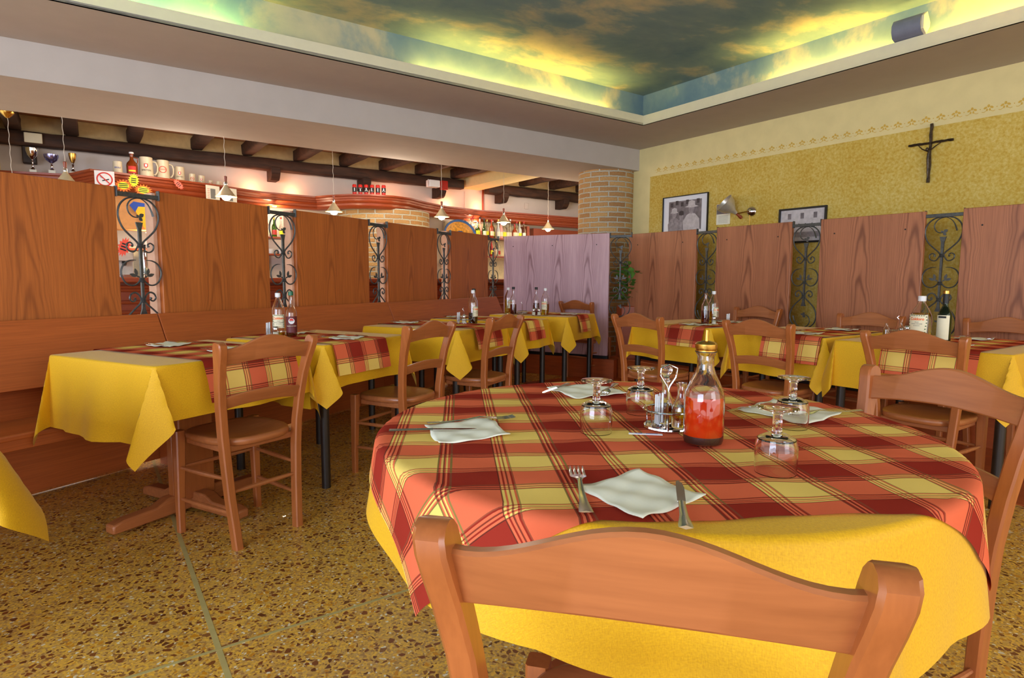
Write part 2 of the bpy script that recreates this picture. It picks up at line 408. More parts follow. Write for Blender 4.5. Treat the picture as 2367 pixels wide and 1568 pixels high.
# wall on the right: cream plaster with the mustard sponge field
w_ = MB()
w_.box((WALL_A+.1, 1.2, 1.5), (.2, 9.2, 3.2)); struct('wall_right', w_, CREAMW, (0, 0, 0), ROT_AB, smooth=0)
w_ = MB(); w_.box((WALL_A-.0015, 1.2-.115, 1.2), (.003, 8.4-.03, 2.4)); 
wf = struct('wall_right_paint_field', w_, MUSTARD, (0, 0, 0), ROT_AB, smooth=0)
def bs(s): return 3.062-s     # right-frame s -> room b
mb = MB()
for k in range(46):           # stencilled flowers
    b = bs(-2.08)-k*.106; z = 2.455
    for (dy, dz, ry, rz_, an) in ((0, .028, .009, .012, 0), (-.02, .016, .013, .008, .5), (.02, .016, .013, .008, -.5), (-.009, .0, .006, .010, 0), (.009, .0, .006, .010, 0)):
        pts = [(b+dy+ry*cos(q)*cos(an)-rz_*sin(q)*sin(an), z+dz+ry*cos(q)*sin(an)+rz_*sin(q)*cos(an)) for q in [2*pi*i/8 for i in range(8)]]
        mb.prism(pts, WALL_A-.001, WALL_A, axis='x')
    for sg in (-1, 1):
        arc = [(b+sg*(.012+.03*i/4), z-.002-.012*sin(pi*i/4*.8)) for i in range(5)]
        mb.prism(arc+[(p[0], p[1]-.004) for p in arc[::-1]], WALL_A-.001, WALL_A, axis='x')
    mb.prism([(b+.053+.004*cos(q), z+.012+.004*sin(q)) for q in [2*pi*i/6 for i in range(6)]], WALL_A-.001, WALL_A, axis='x')
struct('trim_3', mb, FRIEZE, (0, 0, 0), ROT_AB, smooth=0)
# big plastered beam
w_ = MB(); w_.box(((WALL_A-7)/2, (BEAM0+BEAM1)/2, (ZB+3.2)/2), (WALL_A+7+.6, BEAM1-BEAM0, 3.2-ZB)); struct('trim_4', w_, SOFFIT, (0, 0, 0), ROT_AB, smooth=0)
# soffit ring round the tray
w_ = MB()
TA0, TB0 = -4.6, -3.2
w_.box(((LA+WALL_A)/2, 1.5, ZS+.01), (WALL_A-LA, 2*(BEAM0-1.5), .02))
w_.box(((TA0+LA)/2, (LBb+BEAM0)/2, ZS+.01), (LA-TA0, BEAM0-LBb, .02))
w_.box(((TA0-7)/2, 1.5, ZS+.01), (7+TA0, 2*(BEAM0-1.5), .02))
struct('ceiling', w_, SOFFIT, (0, 0, 0), ROT_AB, smooth=0)
w_ = MB()      # lip
w_.box((LA+.01, (LBb+TB0)/2, ZS+.047), (.02, LBb-TB0+.02, .094)); w_.box(((TA0+LA)/2, LBb+.01, ZS+.047), (LA-TA0+.04, .02, .094))
struct('trim_5', w_, LIP, (0, 0, 0), ROT_AB, smooth=0)
w_ = MB(); RC = .15
w_.box((LA+RC+.02, (LBb+TB0)/2+RC/2, (ZS+ZT)/2+.01), (.04, LBb-TB0+RC+.04, ZT-ZS)); w_.box(((TA0+LA)/2+RC/2, LBb+RC+.02, (ZS+ZT)/2+.01), (LA-TA0+RC+.04, .04, ZT-ZS))
w_.box(((TA0+LA)/2+RC/2, (LBb+TB0)/2+RC/2, ZT+.02), (LA-TA0+RC+.08, LBb-TB0+RC+.08, .04))
struct('ceiling_tray', w_, SKYC, (0, 0, 0), ROT_AB, smooth=0)
# cove tubes
def cove(a0, a1, b0, b1, mat, lab):
    p, q = Vector((a0, b0, ZS+.058)), Vector((a1, b1, ZS+.058)); q -= p; t = thing('fluorescent_tube', lab, 'lamp', RB(p.x, p.y, p.z), ROT_AB, 'cove tubes of the ceiling tray'); p = Vector((0, 0, 0))
    MB().tube([p, q], .014, 10).build('glowing_tube', mat, t)
    d = (q-p).normalized()
    mb = MB().tube([p-d*.03, p], .015, 10); mb.tube([q, q+d*.03], .015, 10); mb.box(((p+q)/2-Vector((0, 0, .025))).to_tuple(), (abs(q.x-p.x)+.03, abs(q.y-p.y)+.03, .02)); mb.build('tube_holder', WHITEP, t)
cove(-.9, .95, LBb+.075, LBb+.075, TUBEG, 'glowing greenish cove tube above the no smoking sign end of the left ledge')
cove(2.3, 3.32, LBb+.075, LBb+.075, TUBE, 'glowing cove tube behind the left ledge, over the middle of the long beam')
cove(3.42, 4.45, LBb+.075, LBb+.075, TUBE, 'glowing cove tube behind the left ledge, nearest the ceiling corner')
cove(LA+.075, LA+.075, 3.25, 2.2, TUBE, 'glowing cove tube behind the right ledge, between the ceiling corner and the speaker')
cove(LA+.075, LA+.075, 2.05, 1.0, TUBE, 'glowing cove tube behind the right ledge, at the right edge of the photo')
cove(LA+.075, LA+.075, .9, -.6, TUBE, 'cove tube behind the right ledge further along than the speaker')
# brick column
def brick_drum(name, r, z0, z1, c, a0=0, a1=2*pi, n=48, struct_=True):
    mb = MB(); N = n
    mb.grid(N, 8, lambda i, j: (c[0]+r*cos(a0+(a1-a0)*i/N), c[1]+r*sin(a0+(a1-a0)*i/N), z0+(z1-z0)*j/8), lambda i, j: (r*(a1-a0)*i/N, z0+(z1-z0)*j/8))
    o = mb.build(name, BRICK); o['kind'] = 'structure'; return o
brick_drum('wall_column', .352, 0, ZB+.02, RB(5.53, 5.85).to_tuple())
# bar room shell
w_ = MB(); w_.box((2.6, FARB+.1, 1.5), (12, .2, 3.2)); struct('wall_back', w_, WHITEW, (0, 0, 0), ROT_AB, smooth=0)
w_ = MB(); w_.box((8.0, 7, 1.5), (.2, 3, 3.2)); struct('wall_bar_right', w_, WHITEW, (0, 0, 0), ROT_AB, smooth=0)
w_ = MB(); w_.box((-.95, 8.0, 1.5), (.5, .7, 3.0)); struct('wall_bar_left', w_, CREAMW, (0, 0, 0), ROT_AB, smooth=0)
w_ = MB(); w_.box((2.6, 7.45, 2.84), (12, 1.9, .04)); struct('ceiling_bar', w_, TILEC, (0, 0, 0), ROT_AB, smooth=0)
w_ = MB(); w_.box((2.4, 8.27, 2.73), (11, .12, .17)); struct('trim_6', w_, plain('bay_plaster', (176, 152, 108), .9), (0, 0, 0), ROT_AB, smooth=0)   # plaster between joist ends
def logbeam(name, L, hw, hh, mat, loc, rz, n=20, seed=1):
    rnd = random.Random(seed); mb = MB(); rings = []
    for i in range(n+1):
        x = -L/2+L*i/n; j = lambda: rnd.uniform(-.006, .006)
        ch = .25
        pts = [(-hw, -hh*(1-ch)), (-hw*(1-ch), -hh), (hw*(1-ch), -hh), (hw, -hh*(1-ch)), (hw, hh*(1-ch)), (hw*(1-ch), hh), (-hw*(1-ch), hh), (-hw, hh*(1-ch))]
        rings.append([(x, p[0]+j(), p[1]+j()) for p in pts])
    mb.rings(rings); o = mb.build(name, mat, smooth=50); o.location = loc; o.rotation_euler = (0, 0, rz); return o
tn = [7]
def beamtrim(*a, **k):
    o = logbeam('trim_%d' % tn[0], *a, **k); tn[0] += 1; o['kind'] = 'structure'
beamtrim(5.55, .07, .07, W_BEAM, RB(1.98, 8.2, 2.57), ROT_AB, 40)
beamtrim(3.0, .07, .07, W_BEAM, RB(6.7, 8.2, 2.55), ROT_AB, 24, 3)
for k, a in enumerate((-.56, -.08, .49, 1.13, 1.69, 2.31, 2.91, 3.48, 4.03, 4.62, 5.89, 6.5, 7.1)):
    beamtrim(1.75, .065, .07, W_BEAMY, RB(a, 7.43, 2.72), ROT_AB+pi/2, 10, k+20)
for k, (a, z) in enumerate(((2.0, 2.46), (3.2, 2.44), (4.37, 2.43), (5.5, 2.44), (6.75, 2.43))):
    mb = MB(); mb.prism([(-.16, .07), (-.16, 0), (-.12, -.06), (-.08, -.085), (.1, -.085), (.1, .07)], -.055, .055, axis='x')
    o = struct('trim_%d' % tn[0], mb, W_BEAM, RB(a, 8.25, z), ROT_AB, bevel=.006, smooth=30); tn[0] += 1
mb = MB(); mb.box((0, 0, 0), (.34, 1.85, .3)); struct('trim_%d' % tn[0], mb, CREAMB, RB(4.99, 7.44, 2.69), ROT_AB, smooth=0); tn[0] += 1
mb = MB(); mb.box((0, 0, 0), (.03, .02, .5)); struct('trim_%d' % tn[0], mb, W_RED, RB(5.22, 8.34, 2.3), ROT_AB, smooth=0); tn[0] += 1
mb = MB(); mb.box((0, 0, 0), (.03, .02, .4)); struct('trim_%d' % tn[0], mb, WHITEW, RB(4.9, 8.34, 2.3), ROT_AB, smooth=0); tn[0] += 1

# ------------------------------------------------------------------ partition panels and ironwork
def panel(loc, rz, width, label, mat, z0=.27, z1=1.665, th=.035, group=None, pegs=(), edge=True):
    t = thing('wood_panel', label, 'panel', loc, rz, group)
    mb = MB(); mb.box((width/2, 0, (z0+z1)/2), (width, th, z1-z0)); o = mb.build('board', mat, t, bevel=.004)
    if edge:
        MB().box((-.012, .05, (z0+z1)/2), (.024, .075, z1-z0-.01)).build('pale_end_post', W_PALE, t, bevel=.003)
    for px in pegs:
        MB().tube([(px, -th/2-.003, z1-.125), (px, -th/2, z1-.125)], .006, 8).build('screw_hole', BLACK, t)
    return t
GL = 'tall wooden booth panels of the left partition'
LP = [(-1.16, 'saturated orange-brown panel at the far left edge, its grain fine and straight'), None]
for u0, wd, lab in ((-.345, .829, 'orange-brown booth panel at the far left, in front of the trophies'),
                    (.738, .816, 'orange-brown booth panel between the first and second iron scroll, below the nearest lit pendant'),
                    (1.813, .834, 'orange-brown booth panel right of the second iron scroll from the left'),
                    (2.906, .81, 'orange-brown booth panel in front of the brick bar drum, fourth from the left'),
                    (3.97, .818, 'narrow looking orange-brown booth panel just left of the sheeny lilac one, below the sombrero')):
    panel(LF(u0, -.017), ROT_L, wd, lab, W_PANEL, z0=.007, group=GL)
W_SHEENED = wood('sheen_tinted_panel_wood', (208, 172, 180), (138, 100, 106), 'Z', .9, .3)  # panel wood with the cool daylight sheen put into its colour
panel(LF(5.04, .09), ROT_L-pi/2, 1.35, 'wide pale lilac-sheened panel closing the end of the booth row', W_SHEENED, pegs=(.13, .65, 1.2), edge=False)
GR = 'tall wooden panels standing along the yellow wall'
for s0, s1, lab, pegs in ((-1.99, -1.04, 'reddish panel by the yellow wall, next to the brick column', (.14, .78)),
                          (-.79, 0.0, 'reddish panel by the yellow wall, below the metal wall lamp', (.12, .66)),
                          (.26, 1.05, 'reddish wall panel with two oval grain figures, left of the rightmost iron scroll', (.12, .66)),
                          (1.29, 2.2, 'reddish panel by the yellow wall, cut by the right edge of the photo', (.12, .8))):
    panel(RF(s0, 0), ROT_R, s1-s0, lab, W_PANELR, group=GR, pegs=pegs, edge=False)
# plinth below the right panels and wooden platform
mb = MB(); mb.box((0, 0, .255), (4.5, .05, .05)); struct('panel_gap_shade', mb, BLACK, RF(0.1, -.03), ROT_R, smooth=0)  # black strip standing in for the shade of the gap under the panels
mb = MB(); mb.box((0, 0, .117), (4.6, .36, .23)); struct('baseboard_right', mb, W_FLOOR, RF(.1, -.02), ROT_R, bevel=.006)
mb = MB(); mb.box((0, 0, .003), (5.0, 1.2, .006)); struct('floor_platform', mb, W_FLOOR, RF(.2, .70), ROT_R, smooth=0)
mb = MB(); mb.box((.67, 0, .255), (1.35, .04, .05)); struct('panel_gap_shade_end', mb, BLACK, LF(5.07, .09), ROT_L-pi/2, smooth=0)  # same black strip for the shaded gap under the end panel
mb = MB(); mb.box((.75, 0, .117), (1.5, .12, .23)); struct('baseboard_end', mb, W_FLOOR, LF(5.06, .03), ROT_L-pi/2, smooth=0)

def arc(cx, cz, r, a0, a1, n=14, y=0, r1=None):
    r1 = r if r1 is None else r1
    return [(cx+(r+(r1-r)*i/n)*cos(a0+(a1-a0)*i/n), y, cz+(r+(r1-r)*i/n)*sin(a0+(a1-a0)*i/n)) for i in range(n+1)]
def leafshape(mb, x, z, an, L, wd, y=-.004):
    pts = [(0, 0), (.3, .42), (.6, .5), (.85, .25), (1, 0), (.85, -.25), (.6, -.5), (.3, -.42)]
    P = [(x+L*p[0]*cos(an)-wd*p[1]*sin(an), z+L*p[0]*sin(an)+wd*p[1]*cos(an)) for p in pts]
    mb.prism(P, y-.002, y+.002, axis='y')
def make_iron(label, group):
    t = thing('iron_scroll', label, 'ironwork', group=group)
    W2 = .1275
    mb = MB(); mb.box((0, 0, 1.628), (.25, .012, .026)); mb.box((-.124, 0, 1.64), (.006, .03, .06)); mb.box((.124, 0, 1.64), (.006, .03, .06)); mb.build('top_bar', IRON, t, bevel=.002)
    mb = MB()
    mb.rings([[(-.022, -.004, 1.472), (.022, -.004, 1.472), (.022, .004, 1.472), (-.022, .004, 1.472)], [(-.010, -.006, 1.43), (.010, -.006, 1.43), (.010, .006, 1.43), (-.010, .006, 1.43)],
              [(-.008, -.007, 1.35), (.008, -.007, 1.35), (.008, .007, 1.35), (-.008, .007, 1.35)], [(-.007, -.007, .99), (.007, -.007, .99), (.007, .007, .99), (-.007, .007, .99)],
              [(-.010, -.006, .955), (.010, -.006, .955), (.010, .006, .955), (-.010, .006, .955)], [(-.022, -.004, .92), (.022, -.004, .92), (.022, .004, .92), (-.022, .004, .92)]])
    mb.build('stem', IRON, t, smooth=0)
    r = .0065
    for zc, sg in ((1.335, 1), (1.01, -1)):     # teardrop loops (upper, then lower mirrored)
        mb = MB()
        pts = [(.008, zc), (.022, zc+sg*.024), (.055, zc+sg*.055), (.093, zc+sg*.095), (.114, zc+sg*.14), (.119, zc+sg*.185), (.106, zc+sg*.232), (.07, zc+sg*.268), (.025, zc+sg*.281), (0, zc+sg*.282)]
        pts = pts+[(-x, z) for x, z in pts[::-1][1:]]
        mb.curl([(p[0], 0, p[1]) for p in pts], r, m=3); mb.build('loop', IRON, t)
        tip = [(.02, zc+sg*.279), (-.01, zc+sg*.277), (-.042, zc+sg*.262), (-.062, zc+sg*.228), (-.055, zc+sg*.19), (-.03, zc+sg*.168), (0, zc+sg*.166)]
        MB().curl([(sg*p[0], .003, p[1]) for p in tip], [.005]*6+[.003], m=3).build('inner_curl', IRON, t)
        tip = [(-.02, zc+sg*.279), (.015, zc+sg*.277), (.05, zc+sg*.255), (.072, zc+sg*.22), (.086, zc+sg*.178)]
        MB().curl([(sg*p[0], -.003, p[1]) for p in tip], [.004, .005, .006, .008, .011], flat=.5, m=3).build('inner_spear', IRON, t)
        mb = MB(); leafshape(mb, sg*.0, zc+sg*.168, sg*.6, .034, .024); leafshape(mb, sg*0, zc+sg*.168, sg*-.9, .03, .02); leafshape(mb, 0, zc+sg*.168, pi*.8, .02, .014); mb.build('leaf', IRON, t, smooth=0)
    mb = MB(); k = 0
    for sx in (-1, 1):
        for pts in ([(.008, 1.345), (.03, 1.305), (.05, 1.296), (.075, 1.31), (.08, 1.338), (.06, 1.352), (.045, 1.34), (.05, 1.328)], [(.008, 1.005), (.022, 1.04), (.045, 1.056), (.07, 1.045), (.078, 1.02), (.062, 1.003), (.045, 1.012), (.05, 1.024)]):
            MB().curl([(sx*p[0], 0, p[1]) for p in pts], [.0055]*5+[.005, .006, .009], m=3).build('small_scroll', IRON, t)
        pts = [(.008, 1.135), (.03, 1.108), (.06, 1.098), (.095, 1.112), (.116, 1.15), (.118, 1.19), (.098, 1.228), (.065, 1.246), (.03, 1.248)]
        MB().curl([(sx*p[0], 0, p[1]) for p in pts], [.006]*7+[.005, .002], m=3).build('open_scroll', IRON, t)
        mb = MB(); leafshape(mb, sx*.030, 1.155, pi/2-sx*.25, .046, .020); leafshape(mb, sx*.030, 1.152, pi/2-sx*1.25, .046, .020); leafshape(mb, sx*.012, 1.145, pi/2-sx*1.1, .024, .010); mb.build('leaf', IRON, t, smooth=0)
    for z in (1.335, 1.13, 1.01):
        mb = MB()
        for dz in (-.009, 0, .009): mb.lathe([(.0, z+dz-.005), (.014, z+dz-.004), (.017, z+dz), (.014, z+dz+.004), (0, z+dz+.005)], 10)
        mb.build('collar', IRON, t)
    return t
iron0 = make_iron('wrought iron scroll in the leftmost gap, before the yellow pennant', 'wrought iron scrolls between the panels')
iron0.location = LF(.611, 0); iron0.rotation_euler = (0, 0, ROT_L)
for p, rz, lab in ((LF(1.684, 0), ROT_L, 'wrought iron scroll before the shelf of green bottles'), (LF(2.776, 0), ROT_L, 'wrought iron scroll before the left part of the brick drum'),
                   (LF(3.843, 0), ROT_L, 'wrought iron scroll directly below the third lit pendant, before the brick drum'), (LF(4.915, 0), ROT_L, 'wrought iron scroll touching the left edge of the lilac panel'),
                   (LF(5.04, 1.57), ROT_L-pi/2, 'wrought iron scroll in front of the potted plant and brick column'),
                   (RF(-.915, 0), ROT_R, 'wrought iron scroll on yellow wall, right of the panel beside the column'), (RF(.13, 0), ROT_R, 'wrought iron scroll overlapping the black-framed street photo'),
                   (RF(1.17, 0), ROT_R, 'rightmost wrought iron scroll, below the crucifix')):
    dup(iron0, p, rz, lab)

# ------------------------------------------------------------------ bench along the left partition
bench = thing('wooden_bench', 'long orange-brown wooden bench with high backrest under the left panels', 'bench', LF(0, 0), ROT_L)
for u0, u1 in ((-1.6, .655), (.661, 2.82), (2.826, 4.9)):
    mb = MB(); mb.rings([[(u, -.06, .93), (u, -.03, .925), (u, -.12-.07, .60), (u, -.14-.07, .60)][::-1] for u in (u0, u1)])
    o = mb.build('backrest', W_BENCH, bench, bevel=.004, smooth=0)
for u in (-1.2, .65, 2.8, 4.85):
    MB().prism([(-.04, 0), (-.40, 0), (-.40, .40), (-.17, .42), (-.19, .62), (-.045, .90), (-.03, .90)], u-.012, u+.012, axis='x').build('support', W_BENCH, bench, smooth=0)
mb = MB(); mb.box((1.65, -.32, .435), (6.5, .34, .03)); mb.build('seat', W_BENCH, bench, bevel=.008)
mb = MB(); mb.box((1.65, -.475, .40), (6.5, .02, .05)); mb.build('seat_apron', W_BENCH, bench, bevel=.004)
mb = MB(); mb.box((1.65, -.025, .31), (6.5, .02, .56)); mb.build('back_board', W_BENCH, bench)

# ------------------------------------------------------------------ chairs
def make_chair(label):
    t = thing('dining_chair', label, 'chair')
    prof = [(0, -.212, -.172, .150), (.10, -.204, -.164, .154), (.22, -.194, -.154, .160), (.38, -.188, -.146, .166), (.50, -.188, -.148, .172), (.62, -.200, -.160, .181), (.72, -.218, -.178, .189), (.79, -.240, -.195, .196), (.83, -.256, -.203, .200), (.86, -.266, -.208, .203), (.878, -.266, -.213, .205), (.888, -.258, -.222, .206), (.892, -.247, -.233, .206)]
    for sx in (-1, 1):
        rings = []; hw = .018; c = .005
        for z, yb, yf, xc in prof:
            xc += .016*z/.89; x0, x1 = sx*xc-hw, sx*xc+hw; cc = min(c, (yf-yb)/2.5)
            rings.append([(x0+cc, yb, z), (x1-cc, yb, z), (x1, yb+cc, z), (x1, yf-cc, z), (x1-cc, yf, z), (x0+cc, yf, z), (x0, yf-cc, z), (x0, yb+cc, z)])
        MB().rings(rings).build('back_post', W_CHAIR, t, smooth=32)
        rings = []
        for z, yc, xc, h in ((0, .178, .192, .015), (.12, .180, .190, .0165), (.3, .178, .186, .019), (.42, .176, .184, .021), (.468, .176, .184, .021)):
            x0, x1, y0, y1 = sx*xc-h, sx*xc+h, yc-h, yc+h; cc = .005
            rings.append([(x0+cc, y0, z), (x1-cc, y0, z), (x1, y0+cc, z), (x1, y1-cc, z), (x1-cc, y1, z), (x0+cc, y1, z), (x0, y1-cc, z), (x0, y0+cc, z)])
        MB().rings(rings).build('front_leg', W_CHAIR, t, smooth=32)
        for ys, z in ((0, .30), (0, .155)):
            MB().tube([(sx*.16, -.165, z), (sx*.168, -.08, z), (sx*.176, 0, z), (sx*.182, .09, z), (sx*.188, .17, z)], [.007, .0095, .011, .0095, .007], 8).build('side_stretcher', W_CHAIRX, t)
    MB().tube([(-.165, -.172, .245), (-.08, -.172, .245), (0, -.172, .245), (.08, -.172, .245), (.165, -.172, .245)], [.007, .0095, .011, .0095, .007], 8).build('rear_stretcher', W_CHAIRX, t)
    MB().tube([(-.18, .178, .30), (-.09, .178, .30), (0, .178, .30), (.09, .178, .30), (.18, .178, .30)], [.007, .0095, .011, .0095, .007], 8).build('front_stretcher', W_CHAIRX, t)
    def rail(x1, ztop, zbot, yr, bow, th, name):
        N = 24; rings = []
        for i in range(N+1):
            k = -1+2*i/N; x = x1*k; y = yr-bow*(1-k*k); zt, zb = ztop(k), zbot(k); c = .004; lean = .018
            rings.append([(x, y-th/2-lean, zt-c), (x, y-th/2-lean+c, zt), (x, y+th/2-lean-c, zt), (x, y+th/2-lean, zt-c), (x, y+th/2, zb+c), (x, y+th/2-c, zb), (x, y-th/2+c, zb), (x, y-th/2, zb+c)])
        MB().rings(rings).build(name, W_CHAIRX, t, smooth=32)
    rail(.203, lambda k: .862+.048*(.5+.5*cos(pi*min(1, abs(k)*1.02))), lambda k: .792+.016*(1-k*k), -.218, .022, .020, 'crest_rail')
    rail(.190, lambda k: .655+.022*(1-k*k), lambda k: .602+.020*(1-k*k), -.172, .022, .018, 'back_slat')
    # saddle seat
    mb = MB(); N = 40; out = []
    for i in range(N):
        a = 2*pi*i/N; ca, sa = cos(a), sin(a); p = 3.2
        x = (abs(ca)**(2/p))*(1 if ca > 0 else -1); y = (abs(sa)**(2/p))*(1 if sa > 0 else -1)
        wx = .192+.008*y if y > -.3 else .192+.008*y-.02*(-.3-y)/.7
        out.append((x*wx, y*(.20 if y > 0 else .205)))
    def ring(sc, z, dip=0): return [(x*sc, y*sc, z-dip*max(0, 1-abs(y)/.16)) for x, y in out]
    rings = [ring(.955, .438), ring(.99, .444), ring(1, .456), ring(.985, .468), ring(.95, .471), ring(.82, .468), ring(.6, .460), ring(.3, .457), ring(.02, .456)]
    mb.rings(rings); mb.build('seat', W_CHAIRX, t, smooth=60)
    MB().box((0, 0, .425), (.33, .30, .03)).build('seat_frame', W_CHAIRX, t, bevel=.004)
    return t
def chair_at(post_mid, rz, lab, first=[None], group=None):
    d = Vector((-sin(rz), cos(rz), 0)); loc = Vector((post_mid[0], post_mid[1], 0))+d*.235
    if first[0] is None:
        t = make_chair(lab); first[0] = t; t.location = loc; t.rotation_euler = (0, 0, rz)
        if group: t['group'] = group
        return t
    return dup(first[0], loc, rz, lab, group)
GC = 'wooden ladder back dining chairs'
def mid(a, b): return ((a[0]+b[0])/2, (a[1]+b[1])/2)
chair_at(LF(.20, 1.545), ROT_L-R(6), 'wooden chair at the nearest booth table, standing clear on the terrazzo', group=GC)
chair_at(LF(1.27, 1.63), ROT_L-R(0), 'wooden chair at the second booth table, behind the left rim of the round table', group=GC)
chair_at(LF(2.08, 1.69), ROT_L, 'wooden chair at the third booth table, beyond the rim of the round table', group=GC)
chair_at(LF(4.90, 1.10), ROT_L-R(105), 'wooden dining chair with its back against the lilac panel', group=GC)
chair_at(LF(3.05, 1.55), ROT_L-R(10), 'wooden dining chair hidden under the fourth left booth table', group=GC) if False else None
chair_at(mid((-.081, .635), (.349, .532)), atan2(-.103, .43), 'big wooden chair in the foreground, its backrest cutting off the front of the round table', group=GC)
chair_at(mid((1.105, 1.832), (1.265, 1.445)), atan2(.92, -.40), 'wooden chair right of the round table, cut by the photo edge', group=GC)
chair_at(RF(.005, 1.955), ROT_R, 'wooden chair seen from behind at the right-hand table nearest the brick column', group=GC)
chair_at(RF(.865, 1.80), ROT_R, 'wooden chair at the middle wall table, right behind the chilli oil bottle', group=GC)
chair_at(RF(1.75, 1.855), ROT_R, 'wooden chair seen from behind at the rightmost table by the yellow wall', group=GC)
chair_at(RF(-.24, .12), ROT_R+pi, 'wooden chair backed against the second wall panel, facing the room', group=GC)
chair_at(RF(.86, .36), ROT_R+pi, 'wooden chair backed against the panel with oval grain figures, facing the room', group=GC)
chair_at(RF(1.63, .16), ROT_R+pi, 'wooden chair backed against the last wall panel, at the right edge of the photo', group=GC)

# ------------------------------------------------------------------ cloths and tables
def bend(e, rb=.012, flare=.05):
    if e < rb*pi/2: an = e/rb; return rb*sin(an), rb*(1-cos(an))
    k = e-rb*pi/2; return rb+k*flare, rb+k*.998
def steps(a, b, n): return [a+(b-a)*i/n for i in range(n+1)]
def axis_samples(half, over):
    core = steps(-half, half, 14); ov = [.002, .006, .010, .014, .02]+steps(.04, over, 9)
    return [-half-x for x in ov[::-1]]+core+[half+x for x in ov]
def draped(w_, d_, h, ox, oy, seed=0, fold=.36):
    rnd = random.Random(seed); ph = [rnd.uniform(0, 6) for _ in range(4)]
    X = axis_samples(w_/2, ox); Y = axis_samples(d_/2, oy); mb = MB()
    def fn(i, j):
        p, q = X[i], Y[j]; ex = max(abs(p)-w_/2, 0); ey = max(abs(q)-d_/2, 0); sx = 1 if p > 0 else -1; sy = 1 if q > 0 else -1
        wv = lambda s_, o_, k: .10*o_*sin(s_*9+ph[k])+.05*o_*sin(s_*21+ph[k]*2)
        if ex <= 0 and ey <= 0: return (p, q, h+.0008*sin(p*13+ph[0])*sin(q*11))
        if ey <= 0: o_, dn = bend(ex); return (sx*(w_/2+o_+max(0, wv(q, ex, 0)+.03*ex)), q, h-dn)
        if ex <= 0: o_, dn = bend(ey); return (p, sy*(d_/2+o_+max(0, wv(p, ey, 1)+.03*ey)), h-dn)
        r = hypot(ex, ey); th = atan2(ey, ex)/(pi/2)
        o1, dn = bend(r); g = sin(pi*th)**.9
        dd = fold*max(0, r-.01)*g; lat = .26*max(0, r-.01)*sin(2*pi*th)
        ox_ = o1*(1-th)+dd*.707+lat*.707; oy_ = o1*th+dd*.707-lat*.707
        z = h-sqrt(max(dn*dn-dd*dd*.8, dn*dn*.3))
        ox_ += max(0, wv(sy*d_/2, ex, 0)+.03*ex)*(1-th) ; oy_ += max(0, wv(sx*w_/2, ey, 1)+.03*ey)*th
        return (sx*(w_/2+ox_), sy*(d_/2+oy_), z)
    mb.grid(len(X)-1, len(Y)-1, fn, lambda i, j: (X[i], Y[j])); return mb
def runner(w_, half_d, h, over, uoff, seed, y0=0):
    rnd = random.Random(seed); ph = rnd.uniform(0, 6); Xs = steps(-w_/2, w_/2, 16)
    ov = [.002, .006, .010, .015, .02]+steps(.04, over, 8); Y = [-half_d-x for x in ov[::-1]]+steps(-half_d, half_d, 14)+[half_d+x for x in ov]
    mb = MB()
    def fn(i, j):
        p, q = Xs[i], Y[j]; e = max(abs(q)-half_d, 0); sy = 1 if q > 0 else -1
        if e <= 0: return (p, q, h+.0012+.001*sin(p*30+ph)*sin(q*17))
        o_, dn = bend(e, .014, .05); k = .02*e*sin(p*28+ph)+.012*min(1, e/.1)+.03*e
        return (p*(1-.05*e), sy*(half_d+o_+.002+k+.10*e), h+.001-dn)
    mb.grid(len(Xs)-1, len(Y)-1, fn, lambda i, j: (Xs[i]+uoff, Y[j]+uoff*.7)); return mb
def legs_metal(t, w_, d_):
    for sx in (-1, 1):
        for sy in (-1, 1):
            MB().tube([(sx*(w_/2-.03), sy*(d_/2-.03), 0), (sx*(w_/2-.03), sy*(d_/2-.03), .745)], [.024, .024], 14).build('leg', DARKMETAL, t)
    MB().box((0, 0, .73), (w_-.09, d_-.09, .04)).build('apron', DARKMETAL, t)
def table(loc, rz, w_, d_, lab, lab_c, lab_r, ox=.26, oy=.21, run=(0, .46, .19), legs='metal', seed=1, fold=.16):
    h = .79
    t = thing('dining_table', lab, 'table', loc, rz, 'rectangular tables under yellow cloths')
    MB().box((0, 0, h-.022), (w_-.006, d_-.006, .036)).build('tabletop', W_CHAIRX, t, bevel=.004)
    if legs == 'metal': legs_metal(t, w_, d_)
    else:
        MB().prism([(-.09, -.05), (.09, -.05), (.09, .05), (-.09, .05)], .07, .755).build('pedestal_post', W_CHAIR, t, bevel=.006)
        MB().prism([(-.11, -.02), (.11, -.02), (.11, .02), (-.11, .02)], .07, .755).build('pedestal_rib', W_CHAIR, t, bevel=.004)
        for yy in (-.17, .17):
            pass
        for ax in ('u', 'v'):
            L = .40
            prof = [(-L, .015), (L, .015), (L, .055), (L-.05, .068), (.20, .072), (.14, .10), (-.14, .10), (-.20, .072), (-L+.05, .068), (-L, .055)]
            mb = MB()
            if ax == 'u': mb.prism(prof, -.032, .032, axis='y')
            else: mb.prism([(p[0]*.92, p[1]) for p in prof], -.032, .032, axis='x')
            mb.build('pedestal_foot', W_CHAIRX, t, bevel=.008)
    c = draped(w_, d_, h+.002, ox, oy, seed, fold).build('tablecloth', YELLOW, smooth=60); c.location = loc; c.rotation_euler = (0, 0, rz)
    tag(c, lab_c, 'tablecloth', 'yellow tablecloths')
    if run:
        r_ = runner(run[1], d_/2+.012, h+.006, run[2], run[3] if len(run) > 3 else .0, seed).build('table_runner', PLAID, smooth=60)
        M = Matrix.Rotation(rz, 3, 'Z') @ Vector((run[0], 0, 0)); r_.location = Vector(loc)+M; r_.rotation_euler = (0, 0, rz); tag(r_, lab_r, 'runner', 'plaid cross runners')
    return t
